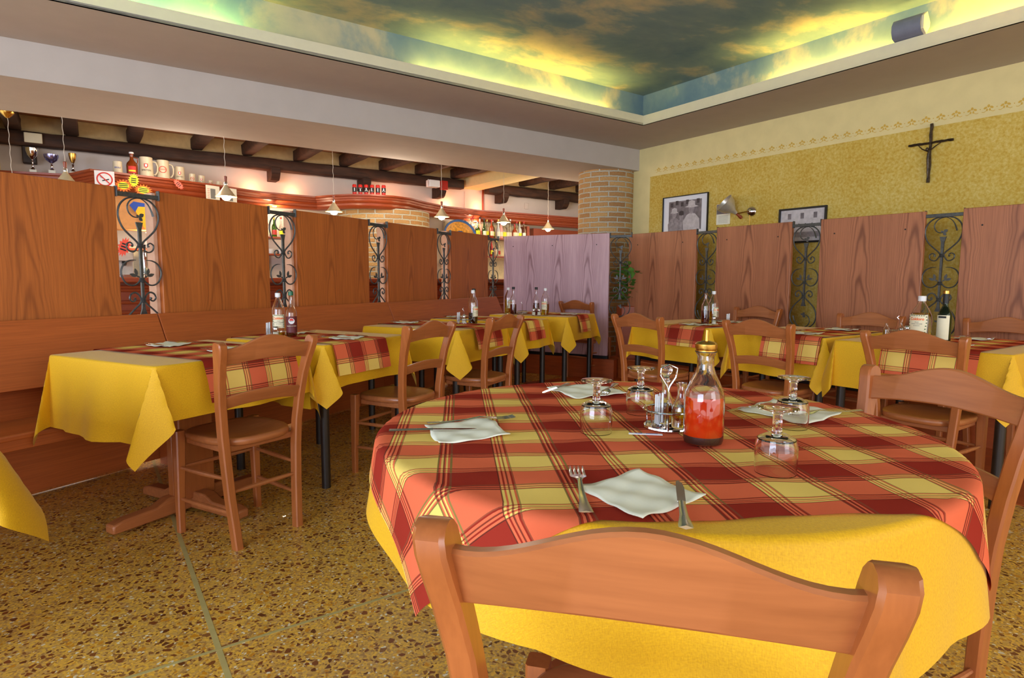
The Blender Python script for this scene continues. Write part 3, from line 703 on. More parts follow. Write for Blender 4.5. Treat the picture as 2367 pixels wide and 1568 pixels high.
def LT(u0, u1, v0, v1): return LF((u0+u1)/2, (v0+v1)/2), u1-u0, v1-v0
specs = [(-1.66, -.80, .66, 1.43, 'L0', None), (-.13, .66, .51, 1.275, 'L1', (.31, .50, .19, .03)), (.77, 1.47, .54, 1.29, 'L2', (1.03, .44, .18, .09)), (1.90, 2.60, .59, 1.41, 'L3', (2.27, .38, .16, .15)), (2.82, 3.38, .55, 1.42, 'L4', (3.05, .32, .17, .0)), (3.65, 4.38, .68, 1.50, 'L5', (4.0, .28, .17, .07))]
nm = {'L0': 'at the far left edge of the photo', 'L1': 'nearest in the left booth row', 'L2': 'second in the left booth row', 'L3': 'third in the left booth row', 'L4': 'fourth in the left booth row', 'L5': 'last in the booth row, before the lilac panel'}
for k, (u0, u1, v0, v1, key, run) in enumerate(specs):
    loc, w_, d_ = LT(u0, u1, v0, v1)
    rr_ = None if run is None else (run[0]-(u0+u1)/2,)+run[1:]
    table(loc, ROT_L, w_, d_, 'rectangular table '+nm[key], 'plain yellow cloth over the table '+nm[key], 'plaid runner over the table '+nm[key], ox={'L0': .34, 'L1': .34}.get(key, .24), oy=.34 if key == 'L0' else .24, run=rr_, legs='wood' if key == 'L1' else 'metal', seed=k+3, fold=.33 if key == 'L0' else .12)
nr = {'R1': 'by the yellow wall nearest the column', 'R2': 'behind the chilli oil bottle', 'R3': 'by the right end of the yellow wall'}
for k, (s0, s1, t0, t1, key, run) in enumerate(((-.52, .25, .68, 1.44, 'R1', (.03, .38, .16, .12)), (.44, 1.10, .68, 1.45, 'R2', (.90, .40, .18, .02)), (1.20, 2.05, .64, 1.50, 'R3', (1.70, .46, .17, .07)))):
    loc = RF((s0+s1)/2, (t0+t1)/2); table(loc, ROT_R, s1-s0, t1-t0, 'rectangular table '+nr[key], 'plain yellow cloth over the table '+nr[key], 'pinkish plaid runner over the table '+nr[key], ox=.22, oy=.28, run=(run[0]-(s0+s1)/2,)+run[1:], seed=k+30)

# ---- the round table
KR = .912; RC0 = Vector((.363*KR, 1.591*KR, 0)); RR = .688*KR; RH = .79
t = thing('round_table', 'large round table in the foreground under a yellow and a plaid cloth', 'table', RC0)
MB().lathe([(0, RH-.035), (RR-.008, RH-.035), (RR-.004, RH-.03), (RR-.004, RH-.004), (RR-.008, RH), (0, RH)], 72).build('tabletop', W_CHAIRX, t)
MB().lathe([(0, .0), (.30, .0), (.31, .03), (.28, .06), (.08, .10), (.05, .14), (.05, .6), (.09, .70), (.20, .753), (0, .753)], 40).build('pedestal', W_RED, t)
def ruffle(a): return .65*sin(a*8+.6)+.35*sin(a*5+2.0)
def rdrape(x, y, h, off):
    rho = hypot(x, y); a = atan2(y, x)
    if rho <= RR: return (x, y, h)
    o_, dn = bend(rho-RR, .014, .0); e = rho-RR
    k = max(0, .20*e*ruffle(a)+.07*e)
    o_ += k+off*min(1, e/.012); return ((RR+o_)*cos(a), (RR+o_)*sin(a), h-dn)
mb = MB(); RS = steps(.02, RR, 8)+[RR+x for x in [.003, .007, .011, .015, .02]+steps(.04, .205, 10)]; NA = 160
def hemf(a): return 1+.05*sin(a*4+.4)+.04*sin(a*9)+.27*cos(a+R(48))
def fn(i, j):
    a = 2*pi*i/NA; rr_ = RS[j]; 
    if rr_ > RR: rr_ = RR+(rr_-RR)*hemf(a)
    return rdrape(rr_*cos(a), rr_*sin(a), RH+.003, .0)
mb.grid(NA, len(RS)-1, fn, lambda i, j: (RS[j]*cos(2*pi*i/NA), RS[j]*sin(2*pi*i/NA))); yc = mb.build('tablecloth', YELLOW, smooth=60); yc.location = RC0
tag(yc, 'plain yellow under-cloth hanging round the big round table', 'tablecloth', 'yellow tablecloths')
PA = R(5); mb = MB(); x0, x1, y0, y1 = -.79*KR, .79*KR, -.635*KR, .86*KR; NX = 150
def pxy(i, j): return x0+(x1-x0)*i/NX, y0+(y1-y0)*j/NX
def fn(i, j):
    p, q = pxy(i, j); q0 = q
    if j == 0: q += .006*sin(p*17)
    x = p*cos(PA)-q*sin(PA); y = p*sin(PA)+q*cos(PA)
    ro = hypot(x, y)
    if ro > RR+.13: kk = (RR+.13+(ro-RR-.13)*.6)/ro; x *= kk; y *= kk
    P = rdrape(x, y, RH+.007, .005); wr = .0012*sin(x*23+y*9)*sin(y*31-x*5)+.0008*sin(x*50-y*20)
    return (P[0], P[1], P[2]+(wr if hypot(x, y) < RR else 0))
mb.grid(NX, NX, fn, lambda i, j: (pxy(i, j)[0]/KR+.035, pxy(i, j)[1]/KR+.03)); pc = mb.build('plaid_tablecloth', PLAID, smooth=60); pc.location = RC0
tag(pc, 'red, orange and yellow plaid square cloth over the big round table', 'tablecloth')

# ================================================================== tableware
RTOP = RH+.009
def make_glass(lab):
    t = thing('stem_glass', lab, 'glass', group='upturned stem glasses on the round table')
    MB().lathe([(0, .072), (.020, .0715), (.033, .066), (.0375, .052), (.0385, .03), (.0372, .001), (.0390, 0), (.0405, .03), (.0398, .056), (.036, .070), (.022, .0775), (.0105, .080), (.0088, .086), (.0088, .116), (.012, .1215), (.024, .1255), (.0385, .1290), (.0395, .1305), (.0385, .132), (.020, .1335), (0, .1335)], 48).build('bowl', GLASS, t)
    return t
g0 = make_glass('upturned stem glass before the far napkin, left of the cruet stand'); g0.location = (.213*KR, 1.50*KR, RTOP); g0.scale = (.92,)*3
for p, lab in (((.371, 1.72), 'upturned stem glass furthest from the camera, just left of the cruets'), ((.735, 1.56), 'upturned stem glass standing on the right-hand napkin'), ((.53, 1.185), 'upturned stem glass nearest the camera, right of the chilli oil')):
    dup(g0, (p[0]*KR, p[1]*KR, RTOP), 0, lab)
def make_fork(lab):
    t = thing('fork', lab, 'fork', group='forks')
    pts = [(-.095, .010, .004), (-.085, .0095, .0035), (-.05, .006, .003), (-.01, .004, .005), (.02, .0035, .009), (.032, .007, .0085), (.045, .0125, .006), (.058, .0128, .0042)]
    rings = [[(-w_, y, z), (0, y, z+.0018), (w_, y, z), (0, y, z-.0012)] for y, w_, z in pts]
    MB().rings(rings).build('handle', STEEL, t, smooth=60)
    mb = MB()
    for k in range(4):
        x = -.0102+k*.0068
        mb.rings([[(x-h, y, z), (x, y, z+.0013), (x+h, y, z), (x, y, z-.0008)] for y, h, z in ((.055, .0024, .0042), (.075, .0022, .0032), (.092, .0018, .0042), (.10, .0008, .0055))])
    mb.build('tines', STEEL, t, smooth=60); return t
def make_knife(lab):
    t = thing('table_knife', lab, 'knife', group='table knives')
    pts = [(-.105, .0105, .004), (-.095, .0105, .004), (-.06, .0065, .0045), (-.015, .0055, .005), (-.005, .0065, .005)]
    MB().rings([[(-w_, y, z), (0, y, z+.003), (w_, y, z), (0, y, z-.003)] for y, w_, z in pts]).build('handle', STEEL, t, smooth=60)
    MB().prism([(-.0065, -.005), (.0065, -.005), (.0075, .03), (.0085, .06), (.006, .085), (.0, .097), (-.004, .09), (-.0055, .05)], .0042, .0056).build('blade', CHROME, t, smooth=0); return t
fork0 = make_fork('fork lying left of the front napkin on the round table'); knife0 = make_knife('knife lying on the front napkin of the round table')
fork0.location = (.127*KR, 1.075*KR, RTOP); fork0.rotation_euler = (0, 0, R(-2)); knife0.scale = (.98,)*3; fork0.scale = (1.12,)*3; knife0.location = (.29*KR, 1.0*KR, RTOP+.004); knife0.rotation_euler = (0, 0, R(-12))
def napkin(loc, rz, lab, sz=.16, seed=0, skew=.25, grp='paper napkins', asp=1.0):
    rnd = random.Random(seed); ph = [rnd.uniform(0, 6) for _ in range(4)]; N = 18; mb = MB()
    def fn(i, j):
        p, q = -1+2*i/N, -1+2*j/N; e = .03*sin(q*5+ph[0]) if abs(p) > .99 else 0
        x = (p+e+skew*q)*sz/2; y = (q+(.03*sin(p*6+ph[1]) if abs(q) > .99 else 0))*sz/2*asp
        z = .0025+.0016*sin(p*7+q*4+ph[2])+.0012*sin(q*9-p*3+ph[3])+.004*max(0, abs(p*q)-.5)
        return (x, y, z)
    mb.grid(N, N, fn, lambda i, j: (i/N, j/N)); o = mb.build('paper_napkin', PAPER, smooth=60, solid=.0015); o.location = loc; o.rotation_euler = (0, 0, rz)
    return tag(o, lab, 'napkin', grp)
napkin((.232*KR, 1.062*KR, RTOP), R(38), 'crumpled white napkin at the front of the round table, near the foreground chair', .155, 1, .15)
napkin((-.115*KR, 1.500*KR, RTOP), R(28), 'white napkin at the left of the round table, under a knife', .17, 2, .2)
napkin((.255*KR, 2.06*KR, RTOP), R(30), 'white napkin at the far rim of the round table', .19, 3, .1)
napkin((.81*KR, 1.74*KR, RTOP), R(40), 'cream napkin at the right of the round table, under a stem glass', .20, 4, .15)
def cut(src, loc, rz, lab): return dup(src, loc, rz, lab)
cut(fork0, (-.11*KR, 1.588*KR, RTOP+.004), R(-72), 'fork lying across the upper edge of the left napkin'); cut(knife0, (-.19*KR, 1.478*KR, RTOP+.005), R(-86), 'knife pointing right across the left napkin')
cut(knife0, (.15*KR, 2.06*KR, RTOP+.004), R(152), 'knife at the left side of the far napkin on the round table'); cut(fork0, (.335*KR, 2.05*KR, RTOP+.005), R(160), 'fork half hidden behind the stem glass at the far napkin')
cut(knife0, (.70*KR, 1.76*KR, RTOP+.005), R(125), 'knife at the left side of the right napkin on the round table'); cut(fork0, (.90*KR, 1.70*KR, RTOP+.005), R(105), 'fork lying across the right napkin, handle to the right')

def lab_patch(mb, r, z0, z1, a0, a1, n=16):
    mb.grid(n, 1, lambda i, j: (r*sin(a0+(a1-a0)*i/n), -r*cos(a0+(a1-a0)*i/n), z0+(z1-z0)*j), lambda i, j: (i/n, j)); return mb
def bottle(lab, loc, face, prof, gmat, liquid=None, lmat=None, cap=None, capmat=None, cat='bottle', group=None, name='bottle', closed_in=.0022):
    """prof = outer profile [(r,z)..] bottom to mouth; face = rz so that -Y looks at the viewer"""
    t = thing(name, lab, cat, loc, face, group)
    inner = [(max(.0008, r-closed_in), max(z, .004)) for r, z in prof]
    if gmat is not None:
        full = [(0, 0)]+prof+[(inner[-1][0], prof[-1][1])]+inner[::-1]+[(0, .004)]
        MB().lathe(full, 36).build('glass_body', gmat, t)
    if liquid:
        pts = [(0, .0045)]
        for (r, z) in inner:
            if z <= liquid: pts.append((max(.001, r-.0004), max(z, .0045)))
            else:
                (ra, za) = last; k = (liquid-za)/max(1e-6, z-za); pts.append((max(.001, ra+(r-ra)*k-.0004), liquid)); break
            last = (r, z)
        pts.append((0, pts[-1][1])); MB().lathe(pts, 36).build('liquid', lmat, t)
    if cap:
        r, z0, z1 = cap; MB().lathe([(0, z0), (r, z0), (r, z1-.002), (r-.002, z1), (0, z1)], 24).build('cap', capmat, t)
    return t
# chilli oil bottle
t = bottle('big glass bottle of red chilli oil with brass pourer on the round table', (.452*KR, 1.40*KR, RTOP), R(-18), [(.036, 0), (.043, .004), (.0455, .012), (.046, .05), (.0455, .105), (.043, .122), (.034, .145), (.024, .165), (.0195, .18), (.0185, .205), (.0225, .212), (.0225, .217)], GLASS, .112, REDOIL)
MB().lathe([(0, .005), (.0415, .005), (.0435, .012), (.0437, .022), (0, .0225)], 36).build('sediment', SEDIM, t)
MB().lathe([(0, .217), (.0235, .217), (.0235, .220), (.0215, .221), (.0235, .222), (.0245, .226), (.0245, .234), (.021, .238), (.008, .241), (0, .241)], 36).build('pourer_cap', BRASS, t)
MB().tube([(0, 0, .238), (0, 0, .252), (.0005, 0, .266)], [.0042, .004, .004], 12).build('spout', BRASS, t)
MB().lathe([(.0195, .2155), (.0245, .2155), (.0245, .2175), (.0195, .2175)], 30).build('gasket', BLACK, t)
t.scale = (.92,)*3
# cruet stand
CR = (.405*KR, 1.545*KR, RTOP)
t = thing('cruet_stand', 'chrome cruet stand with a loop handle beside the chilli oil', 'cruet stand', CR)
MB().lathe([(0, .001), (.052, .001), (.056, .004), (.055, .008), (.048, .006), (0, .005)], 40).build('tray', CHROME, t)
mb = MB(); mb.tube([(.056*cos(a), .056*sin(a), .045) for a in [2*pi*i/40 for i in range(40)]], .0028, 8, closed=True)
for a in (.3, 2.4, 4.5): mb.tube([(.055*cos(a), .055*sin(a), .005), (.056*cos(a), .056*sin(a), .045)], .0018, 6)
mb.build('guard_ring', CHROME, t)
mb = MB(); mb.tube([(.0, 0, .005), (0, 0, .085), (-.004, 0, .10), (-.020, 0, .125), (-.018, 0, .143), (0, 0, .151), (.019, 0, .143), (.017, 0, .122), (.003, 0, .10), (0, 0, .088)], .0026, 8); mb.build('handle', CHROME, t)
VP = [(.019, 0), (.022, .004), (.0225, .035), (.021, .048), (.013, .066), (.009, .078), (.0095, .098), (.0125, .102), (.0125, .106)]
t = bottle('small glass cruet of red vinegar in the cruet stand, with a glass stopper', (CR[0]+.002, CR[1]+.030, RTOP+.006), 0, VP, GLASS, .045, VING)
MB().lathe([(0, .10), (.008, .10), (.009, .108), (.007, .112), (.013, .120), (.0145, .130), (.013, .14), (.0, .143)], 20).build('stopper', GLASS, t)
t = bottle('small glass cruet of yellow oil in the cruet stand, without a stopper', (CR[0]+.026, CR[1]-.018, RTOP+.006), 0, VP, GLASS, .05, OILG)
t = thing('toothpick_holder', 'small glass holder of paper-wrapped toothpicks in the cruet stand', 'toothpick holder', (CR[0]-.026, CR[1]-.018, RTOP+.006))
MB().lathe([(0, 0), (.017, 0), (.017, .05), (.0155, .05), (.0155, .004), (0, .004)], 24).build('glass_cup', GLASS, t)
mb = MB()
for k in range(9):
    a = k*2.4; r_ = .0025*sqrt(k); mb.box((r_*cos(a)*1.5, r_*sin(a)*1.5, .040+.004*(k % 3)), (.0042, .0016, .068), rz=a)
mb.build('wrapped_toothpicks', WHITEP, t)
o = MB().box((0, 0, .0012), (.075, .009, .0018)).build('sugar_stick', WHITEP); o.location = (.333*KR, 1.475*KR, RTOP+.0005); o.rotation_euler = (0, 0, R(-8)); tag(o, 'loose white paper toothpick sachet with blue print beside the cruet stand', 'sachet')
MB().box((-.015, 0, .0024), (.014, .003, .0004)).build('blue_print', BLUEINK, o); MB().box((.014, 0, .0024), (.026, .0015, .0004)).build('blue_lettering', BLUEINK, o)

# oil / vinegar bottles on the other tables
TT = .7965
OILP = [(.034, 0), (.038, .004), (.0385, .05), (.0385, .155), (.036, .175), (.024, .205), (.0155, .225), (.0135, .235), (.0135, .25)]
def cold_label(t, r=.0392, z0=.055, z1=.135):
    mb = MB(); N = 14
    o = lab_patch(MB(), r, z0, z1, -.95, .95).build('paper_label', LABELC, t)
    rim = MB(); 
    for sx in (-1, 1):
        for k in range(7):
            an = sx*(.82-.06*sin(k)); z = z0+.010+(z1-z0-.02)*k/6
            rim.box((r*1.012*sin(an), -r*1.012*cos(an), z), (.006, .001, .005), rz=an)
    for k in range(7): 
        an = -.6+.2*k; rim.box((r*1.012*sin(an), -r*1.012*cos(an), z1-.004), (.005, .001, .004), rz=an)
    rim.build('olive_leaf_border', GREENINK, t)
    text('brand_lettering', 'Coldoro', .019, ORINK, t, (0, 0, z1-.022), wrap=r*1.012, bold=.0006)
    text('lettering', 'OLIO', .008, GREYINK, t, (0, 0, z1-.038), wrap=r*1.012)
    text('lettering', 'EXTRA VERGINE', .007, GREYINK, t, (0, 0, z1-.047), wrap=r*1.012)
    text('lettering', 'DI OLIVA', .007, GREYINK, t, (0, 0, z1-.056), wrap=r*1.012)
def face(p): return atan2(-p[0], p[1])     # -Y of the thing looks at the camera
def onL(u, v): p = LF(u, v, TT); return p
def onR(s, t): return RF(s, t, TT)
p = onL(.98, .52)
# calculated spots (pixel 648 and 680 at the seam of tables 1 and 2)
def oil(lab, p, liq, lmat=OILG, turn=0):
    t = bottle(lab, p, face(p)+turn, OILP, GLASS, liq, lmat, (.0155, .238, .262), WHITEP, group='oil and vinegar bottles'); cold_label(t); return t
oil('nearly empty clear oil bottle with white cap on the second booth table', LF(.95, .76, TT), .03)
VB = [(.028, 0), (.032, .004), (.032, .14), (.030, .155), (.018, .18), (.0125, .195), (.012, .25), (.0135, .253), (.0135, .262)]
def vinegar(lab, p, liq, capm=GREENC, label=True, gm=GLASS, lm=VING, z=.262, turn=0):
    t = bottle(lab, p, face(p)+turn, VB, gm, liq, lm, (.0145, .248, .272), capm, group='oil and vinegar bottles')
    if label == True:
        lab_patch(MB(), .0328, .03, .125, -1.2, 1.2).build('maroon_label', MAROON, t)
        mb = MB(); mb.prism([(.017*cos(a), .098+.017*sin(a)) for a in [2*pi*i/24 for i in range(24)]], -.0337, -.0329, axis='y'); mb.build('white_disc', WHITEP, t)
        mb = MB(); mb.prism([(.013*cos(a), .100+.013*sin(a)) for a in [pi*i/12 for i in range(13)]], -.0343, -.0338, axis='y'); mb.build('red_half_disc', REDINK, t)
        text('lettering', 'SMITO', .008, BLACKINK, t, (0, -.0346, .095)); text('lettering', 'ACETO DI VINO', .008, LABELC, t, (0, 0, .068), wrap=.0334)
    return t
vinegar('green-capped wine vinegar bottle with maroon label on the second booth table', LF(.975, .84, TT), .05)
oil('oil bottle with white cap, half full, on the third booth table', LF(2.49, 1.18, TT), .085, DOILG, .9)
vinegar('dark-capped bottle close behind the half full oil bottle on the third booth table', LF(2.57, 1.14, TT), .07, BLACK, False)
oil('oil bottle with white cap on the last booth table, left of the pair of bottles', LF(3.86, .77, TT), .14, OILG, .8)
vinegar('black-capped vinegar bottle beside the leftmost oil bottle of the last booth table', LF(3.76, .88, TT), .10, BLACK, False)
vinegar('black-capped vinegar bottle in front of the lilac panel, right of its companion pair', LF(3.74, 1.14, TT), .12, BLACK, False)
oil('oil bottle with white cap in front of the lilac panel, by the salt set', LF(3.78, 1.22, TT), .11, OILG, -.5)
vinegar('dark vinegar bottle on the wall table nearest the column', onR(.0, 1.18), .11, BLACK, False)
oil('half full oil bottle on the wall table nearest the column', onR(.0, 1.08), .10, OILG, .9)
# big oil pair on table R3
BP = [(.046, 0), (.050, .005), (.050, .12), (.048, .14), (.036, .17), (.022, .195), (.0165, .205), (.0165, .225)]
p = onR(1.55, 1.26); t = bottle('large clear bottle of green olive oil on the rightmost wall table', p, face(p)-.35, BP, GLASS, .155, OILG, (.0185, .215, .242), WHITEP, group='oil and vinegar bottles'); cold_label(t, .0508, .03, .145); t.scale = (1.1,)*3
p = onR(1.65, 1.21); t = bottle('slim dark green oil bottle with gold cap and pale label on the rightmost wall table', p, face(p)-.3, VB, GREENG, .10, DOILG, (.014, .255, .272), BRASS, group='oil and vinegar bottles')
lab_patch(MB(), .0328, .02, .145, -1.0, 1.0).build('paper_label', LABELC, t); MB().box((0, -.0335, .136), (.034, .001, .010)).build('dark_band', BLACKINK, t); MB().lathe([(.0128, .205), (.0138, .205), (.0138, .256), (.0128, .256)], 20).build('neck_foil', BLACK, t); t.scale = (1.1,)*3
# condiment sets (shakers + toothpicks)
def shaker(lab, p, name='salt_shaker'):
    t = thing(name, lab, 'shaker', p, face(p), 'glass shakers on the tables'); MB().lathe([(0, 0), (.018, 0), (.019, .01), (.016, .045), (.0165, .05), (.015, .05), (.0145, .045), (.0175, .01), (.0165, .004), (0, .004)], 20).build('glass_body', GLASS, t)
    MB().lathe([(0, .005), (.0162, .005), (.0155, .034), (0, .035)], 20).build('salt', PAPER, t); MB().lathe([(.0, .05), (.0175, .05), (.0175, .06), (.012, .068), (0, .069)], 20).build('lid', CHROME, t); return t
def picks(lab, p):
    t = thing('toothpick_holder', lab, 'toothpick holder', p, face(p), 'glass toothpick holders'); MB().lathe([(0, 0), (.019, 0), (.019, .055), (.0175, .055), (.0175, .004), (0, .004)], 20).build('glass_cup', GLASS, t)
    mb = MB()
    for k in range(9):
        a = k*2.4; r_ = .003*sqrt(k); mb.box((r_*cos(a)*1.4, r_*sin(a)*1.4, .045+.003*(k % 3)), (.005, .0016, .075), rz=a)
    mb.build('wrapped_toothpicks', WHITEP, t); return t
picks('glass holder with blue-printed toothpicks on the second booth table', LF(.91, .715, TT)); shaker('salt shaker with metal lid on the second booth table', LF(.90, .79, TT))
picks('toothpick holder left of the half full oil bottle on the third booth table', LF(2.44, 1.075, TT)); 
def rack(lab, p):
    t = thing('condiment_rack', lab, 'condiment rack', p, face(p), 'wire condiment racks'); mb = MB(); mb.lathe([(0, 0), (.05, 0), (.052, .005), (0, .004)], 28); mb.build('tray', CHROME, t)
    mb = MB(); mb.tube([(.05*cos(a), .05*sin(a), .03) for a in [2*pi*i/28 for i in range(28)]], .002, 6, closed=True); mb.build('guard_ring', CHROME, t)
    MB().tube([(0, 0, .004), (0, 0, .10), (-.012, 0, .115), (0, 0, .128), (.012, 0, .115), (0, 0, .10)], .0022, 6).build('handle', CHROME, t); return t
rack('small wire condiment rack on the third booth table', LF(2.42, 1.14, TT)); shaker('salt shaker in the wire rack on the third booth table', LF(2.405, 1.15, TT+.005))
rack('small wire condiment rack on the last booth table beside the left bottle pair', LF(3.86, .93, TT)); shaker('salt shaker in front of the lilac panel', LF(3.665, 1.15, TT+.001)); shaker('pepper shaker in front of the lilac panel, right of the salt', LF(3.68, 1.20, TT+.001), 'pepper_shaker')
rack('small wire condiment rack on the wall table nearest the column', onR(.07, 1.12)); shaker('salt shaker on the wall table nearest the column', onR(.065, 1.155)); picks('toothpick holder on the wall table nearest the column', onR(.13, 1.07))
rack('tall-handled condiment rack on the rightmost wall table', onR(1.28, .88)); shaker('salt shaker left of the big oil bottle on the rightmost wall table', onR(1.345, .92))
VS = [(.017, 0), (.0195, .004), (.020, .035), (.018, .045), (.010, .058), (.008, .075), (.010, .08)]
p = onR(1.24, .96); bottle('short square-looking oil cruet at the left of the rack on the rightmost wall table', p, 0, VS, GLASS, .04, OILG); p = onR(1.26, .80); bottle('small yellow oil cruet behind the rack on the rightmost wall table', p, 0, VS, GLASS, .045, OILG)
# napkins, forks and knives on the other tables
def setting(p, rz, where, sd):
    napkin(p+Vector((0, 0, .004)), rz+R(20), 'white napkin laid '+where, .17, sd)
    d = Vector((cos(rz), sin(rz), 0)); cut(fork0, p-d*.085+Vector((0, 0, .010)), rz+R(8*((sd % 3)-1)), 'fork laid '+where); cut(knife0, p+d*.075+Vector((0, 0, .010)), rz+R(-9), 'knife laid '+where)
setting(LF(.34, .65, TT), ROT_L+pi, 'on the bench side of the nearest booth table', 11); setting(LF(.34, 1.12, TT), ROT_L, 'on the aisle side of the nearest booth table', 12)
setting(LF(1.08, 1.17, TT), ROT_L, 'on the aisle side of the second booth table', 13); setting(LF(1.12, .66, TT), ROT_L+pi, 'on the bench side of the second booth table', 14)
setting(LF(2.26, .70, TT), ROT_L+pi, 'on the bench side of the third booth table', 15); setting(LF(3.06, .66, TT), ROT_L+pi, 'on the bench side of the fourth booth table', 16)
setting(LF(4.02, .82, TT), ROT_L+pi, 'on the bench side of the last booth table', 17); setting(LF(4.02, 1.37, TT), ROT_L, 'on the aisle side of the last booth table', 18)
setting(onR(.02, 1.31), ROT_R, 'on the aisle side of the wall table nearest the column', 19); setting(onR(-.04, .80), ROT_R+pi, 'on the wall side of the wall table nearest the column', 20)
setting(onR(.90, 1.32), ROT_R, 'on the aisle side of the middle wall table', 21); setting(onR(.88, .80), ROT_R+pi, 'on the wall side of the middle wall table', 22)
setting(onR(1.66, .78), ROT_R+pi, 'on the wall side of the rightmost wall table', 23); setting(onR(1.74, 1.36), ROT_R, 'on the aisle side of the rightmost wall table', 24)

# ================================================================== right wall decoration (room frame: x=a, y=b)
def wallthing(name, lab, cat, s, z, group=None):
    return thing(name, lab, cat, RB(WALL_A-.004, bs(s), z), ROT_AB+pi/2, group)      # local: x = -b?? see below
# local axes: rotate so that local x runs along +s (right in the photo), local -y points into the room
def WT(name, lab, cat, s, z, group=None): return thing(name, lab, cat, RB(WALL_A-.004, bs(s), z), ROT_AB-pi/2, group)
def frame_pic(name, lab, s0, s1, z0, z1, fw, fmat, group=None):
    t = WT(name, lab, 'picture', (s0+s1)/2, (z0+z1)/2, group); w_, h_ = s1-s0, z1-z0
    mb = MB()
    for sx in (-1, 1): mb.box((sx*(w_/2-fw/2), -.012, 0), (fw, .024, h_))
    for sz in (-1, 1): mb.box((0, -.012, sz*(h_/2-fw/2)), (w_-2*fw, .024, fw))
    mb.build('frame', fmat, t, bevel=.002); return t, w_, h_
t, w_, h_ = frame_pic('framed_photograph', 'black and white photo of three people in hats, white mount and thin black frame', -1.98, -1.33, 1.68, 2.12, .010, BLACK)
MATW = plain('white_mount', (214, 220, 232), .25, var=.01); G1 = plain('print_grey', (120, 112, 116), .6, var=.35, scale=14); G2 = plain('print_dark', (66, 58, 62), .6, var=.3, scale=20); G3 = plain('print_light', (196, 190, 192), .6, var=.15, scale=25); G4 = plain('print_mid', (150, 142, 146), .6, var=.25, scale=30)
MB().box((0, -.006, 0), (w_-.02, .004, h_-.02)).build('white_mount', MATW, t)
pr = MB().box((0, -.0088, -.01), (.47, .001, .34)).build('print', G1, t)
mb = MB()
for k in range(6): mb.box((-.19+k*.075, -.0095, .12+(.02 if k % 2 else 0)), (.04, .0006, .05))
mb.build('brickwork_shapes', G2, pr)
def person_shape(cx, base, sc, hatw, col, hat, y=-.0100):
    mb = MB(); mb.prism([(cx-.11*sc, base), (cx-.12*sc, base+.10*sc), (cx-.07*sc, base+.17*sc), (cx-.02*sc, base+.19*sc), (cx+.05*sc, base+.18*sc), (cx+.11*sc, base+.12*sc), (cx+.12*sc, base)], y-.0006, y, axis='y'); mb.build('person_body_shape', col, pr)
    mb = MB(); mb.prism([(cx+.042*sc*cos(a), base+.235*sc+.055*sc*sin(a)) for a in [2*pi*i/16 for i in range(16)]], y-.0012, y-.0007, axis='y'); mb.build('person_head_shape', G4, pr)
    mb = MB(); mb.prism([(cx-hatw*sc, base+.262*sc), (cx-.05*sc, base+.275*sc), (cx-.045*sc, base+.32*sc), (cx, base+.335*sc), (cx+.045*sc, base+.32*sc), (cx+.05*sc, base+.275*sc), (cx+hatw*sc, base+.258*sc), (cx, base+.25*sc)], y-.0018, y-.0013, axis='y'); mb.build('hat_shape', hat, pr)
person_shape(-.15, -.18, .80, .075, G4, G3); person_shape(-.045, -.18, .68, .05, G4, G2, -.0112); person_shape(.10, -.18, 1.0, .10, G3, G3, -.0124)
t, w_, h_ = frame_pic('framed_photograph', 'small faded photo of a building in a chunky black frame behind an iron scroll', -.47, .01, 1.51, 1.85, .018, BLACK)
pr = MB().box((0, -.008, 0), (w_-.03, .004, h_-.03)).build('print', G3, t); mb = MB()
for k in range(3): mb.box((-.13+k*.13, -.0105, .09), (.035, .0008, .055))
mb.build('window_shapes', G1, pr); mb = MB()
for k in range(14): mb.prism([(-.14+k*.022+.009*cos(a), -.01+.006*(k % 3)+.016*sin(a)) for a in [2*pi*i/8 for i in range(8)]], -.0112, -.0106, axis='y')
mb.build('crowd_shapes', G2, pr); MB().box((0, -.0108, -.09), (.36, .0006, .05)).build('street_shape', G4, pr)
o = MB().box((0, -.001, 0), (.175, .002, .22)).build('wall_calendar', PAPER); o.location = RB(WALL_A-.004, bs(-1.135), 1.86); o.rotation_euler = (0, 0, ROT_AB-pi/2); tag(o, 'small paper sheet with a grey picture above text, pinned behind the wall lamp', 'poster')
MB().box((0, -.0025, .055), (.17, .0008, .105)).build('picture_half', G1, o); mb = MB(); mb.prism([(.02+.035*cos(a), .05+.045*sin(a)) for a in [2*pi*i/12 for i in range(12)]], -.0037, -.003, axis='y'); mb.build('face_shape', plain('print_skin', (176, 130, 110), .6), o)
mb = MB(); [mb.box((0, -.0025, -.02-.014*k), (.12, .0006, .0025)) for k in range(6)]; mb.build('printed_lines', GREYINK, o)
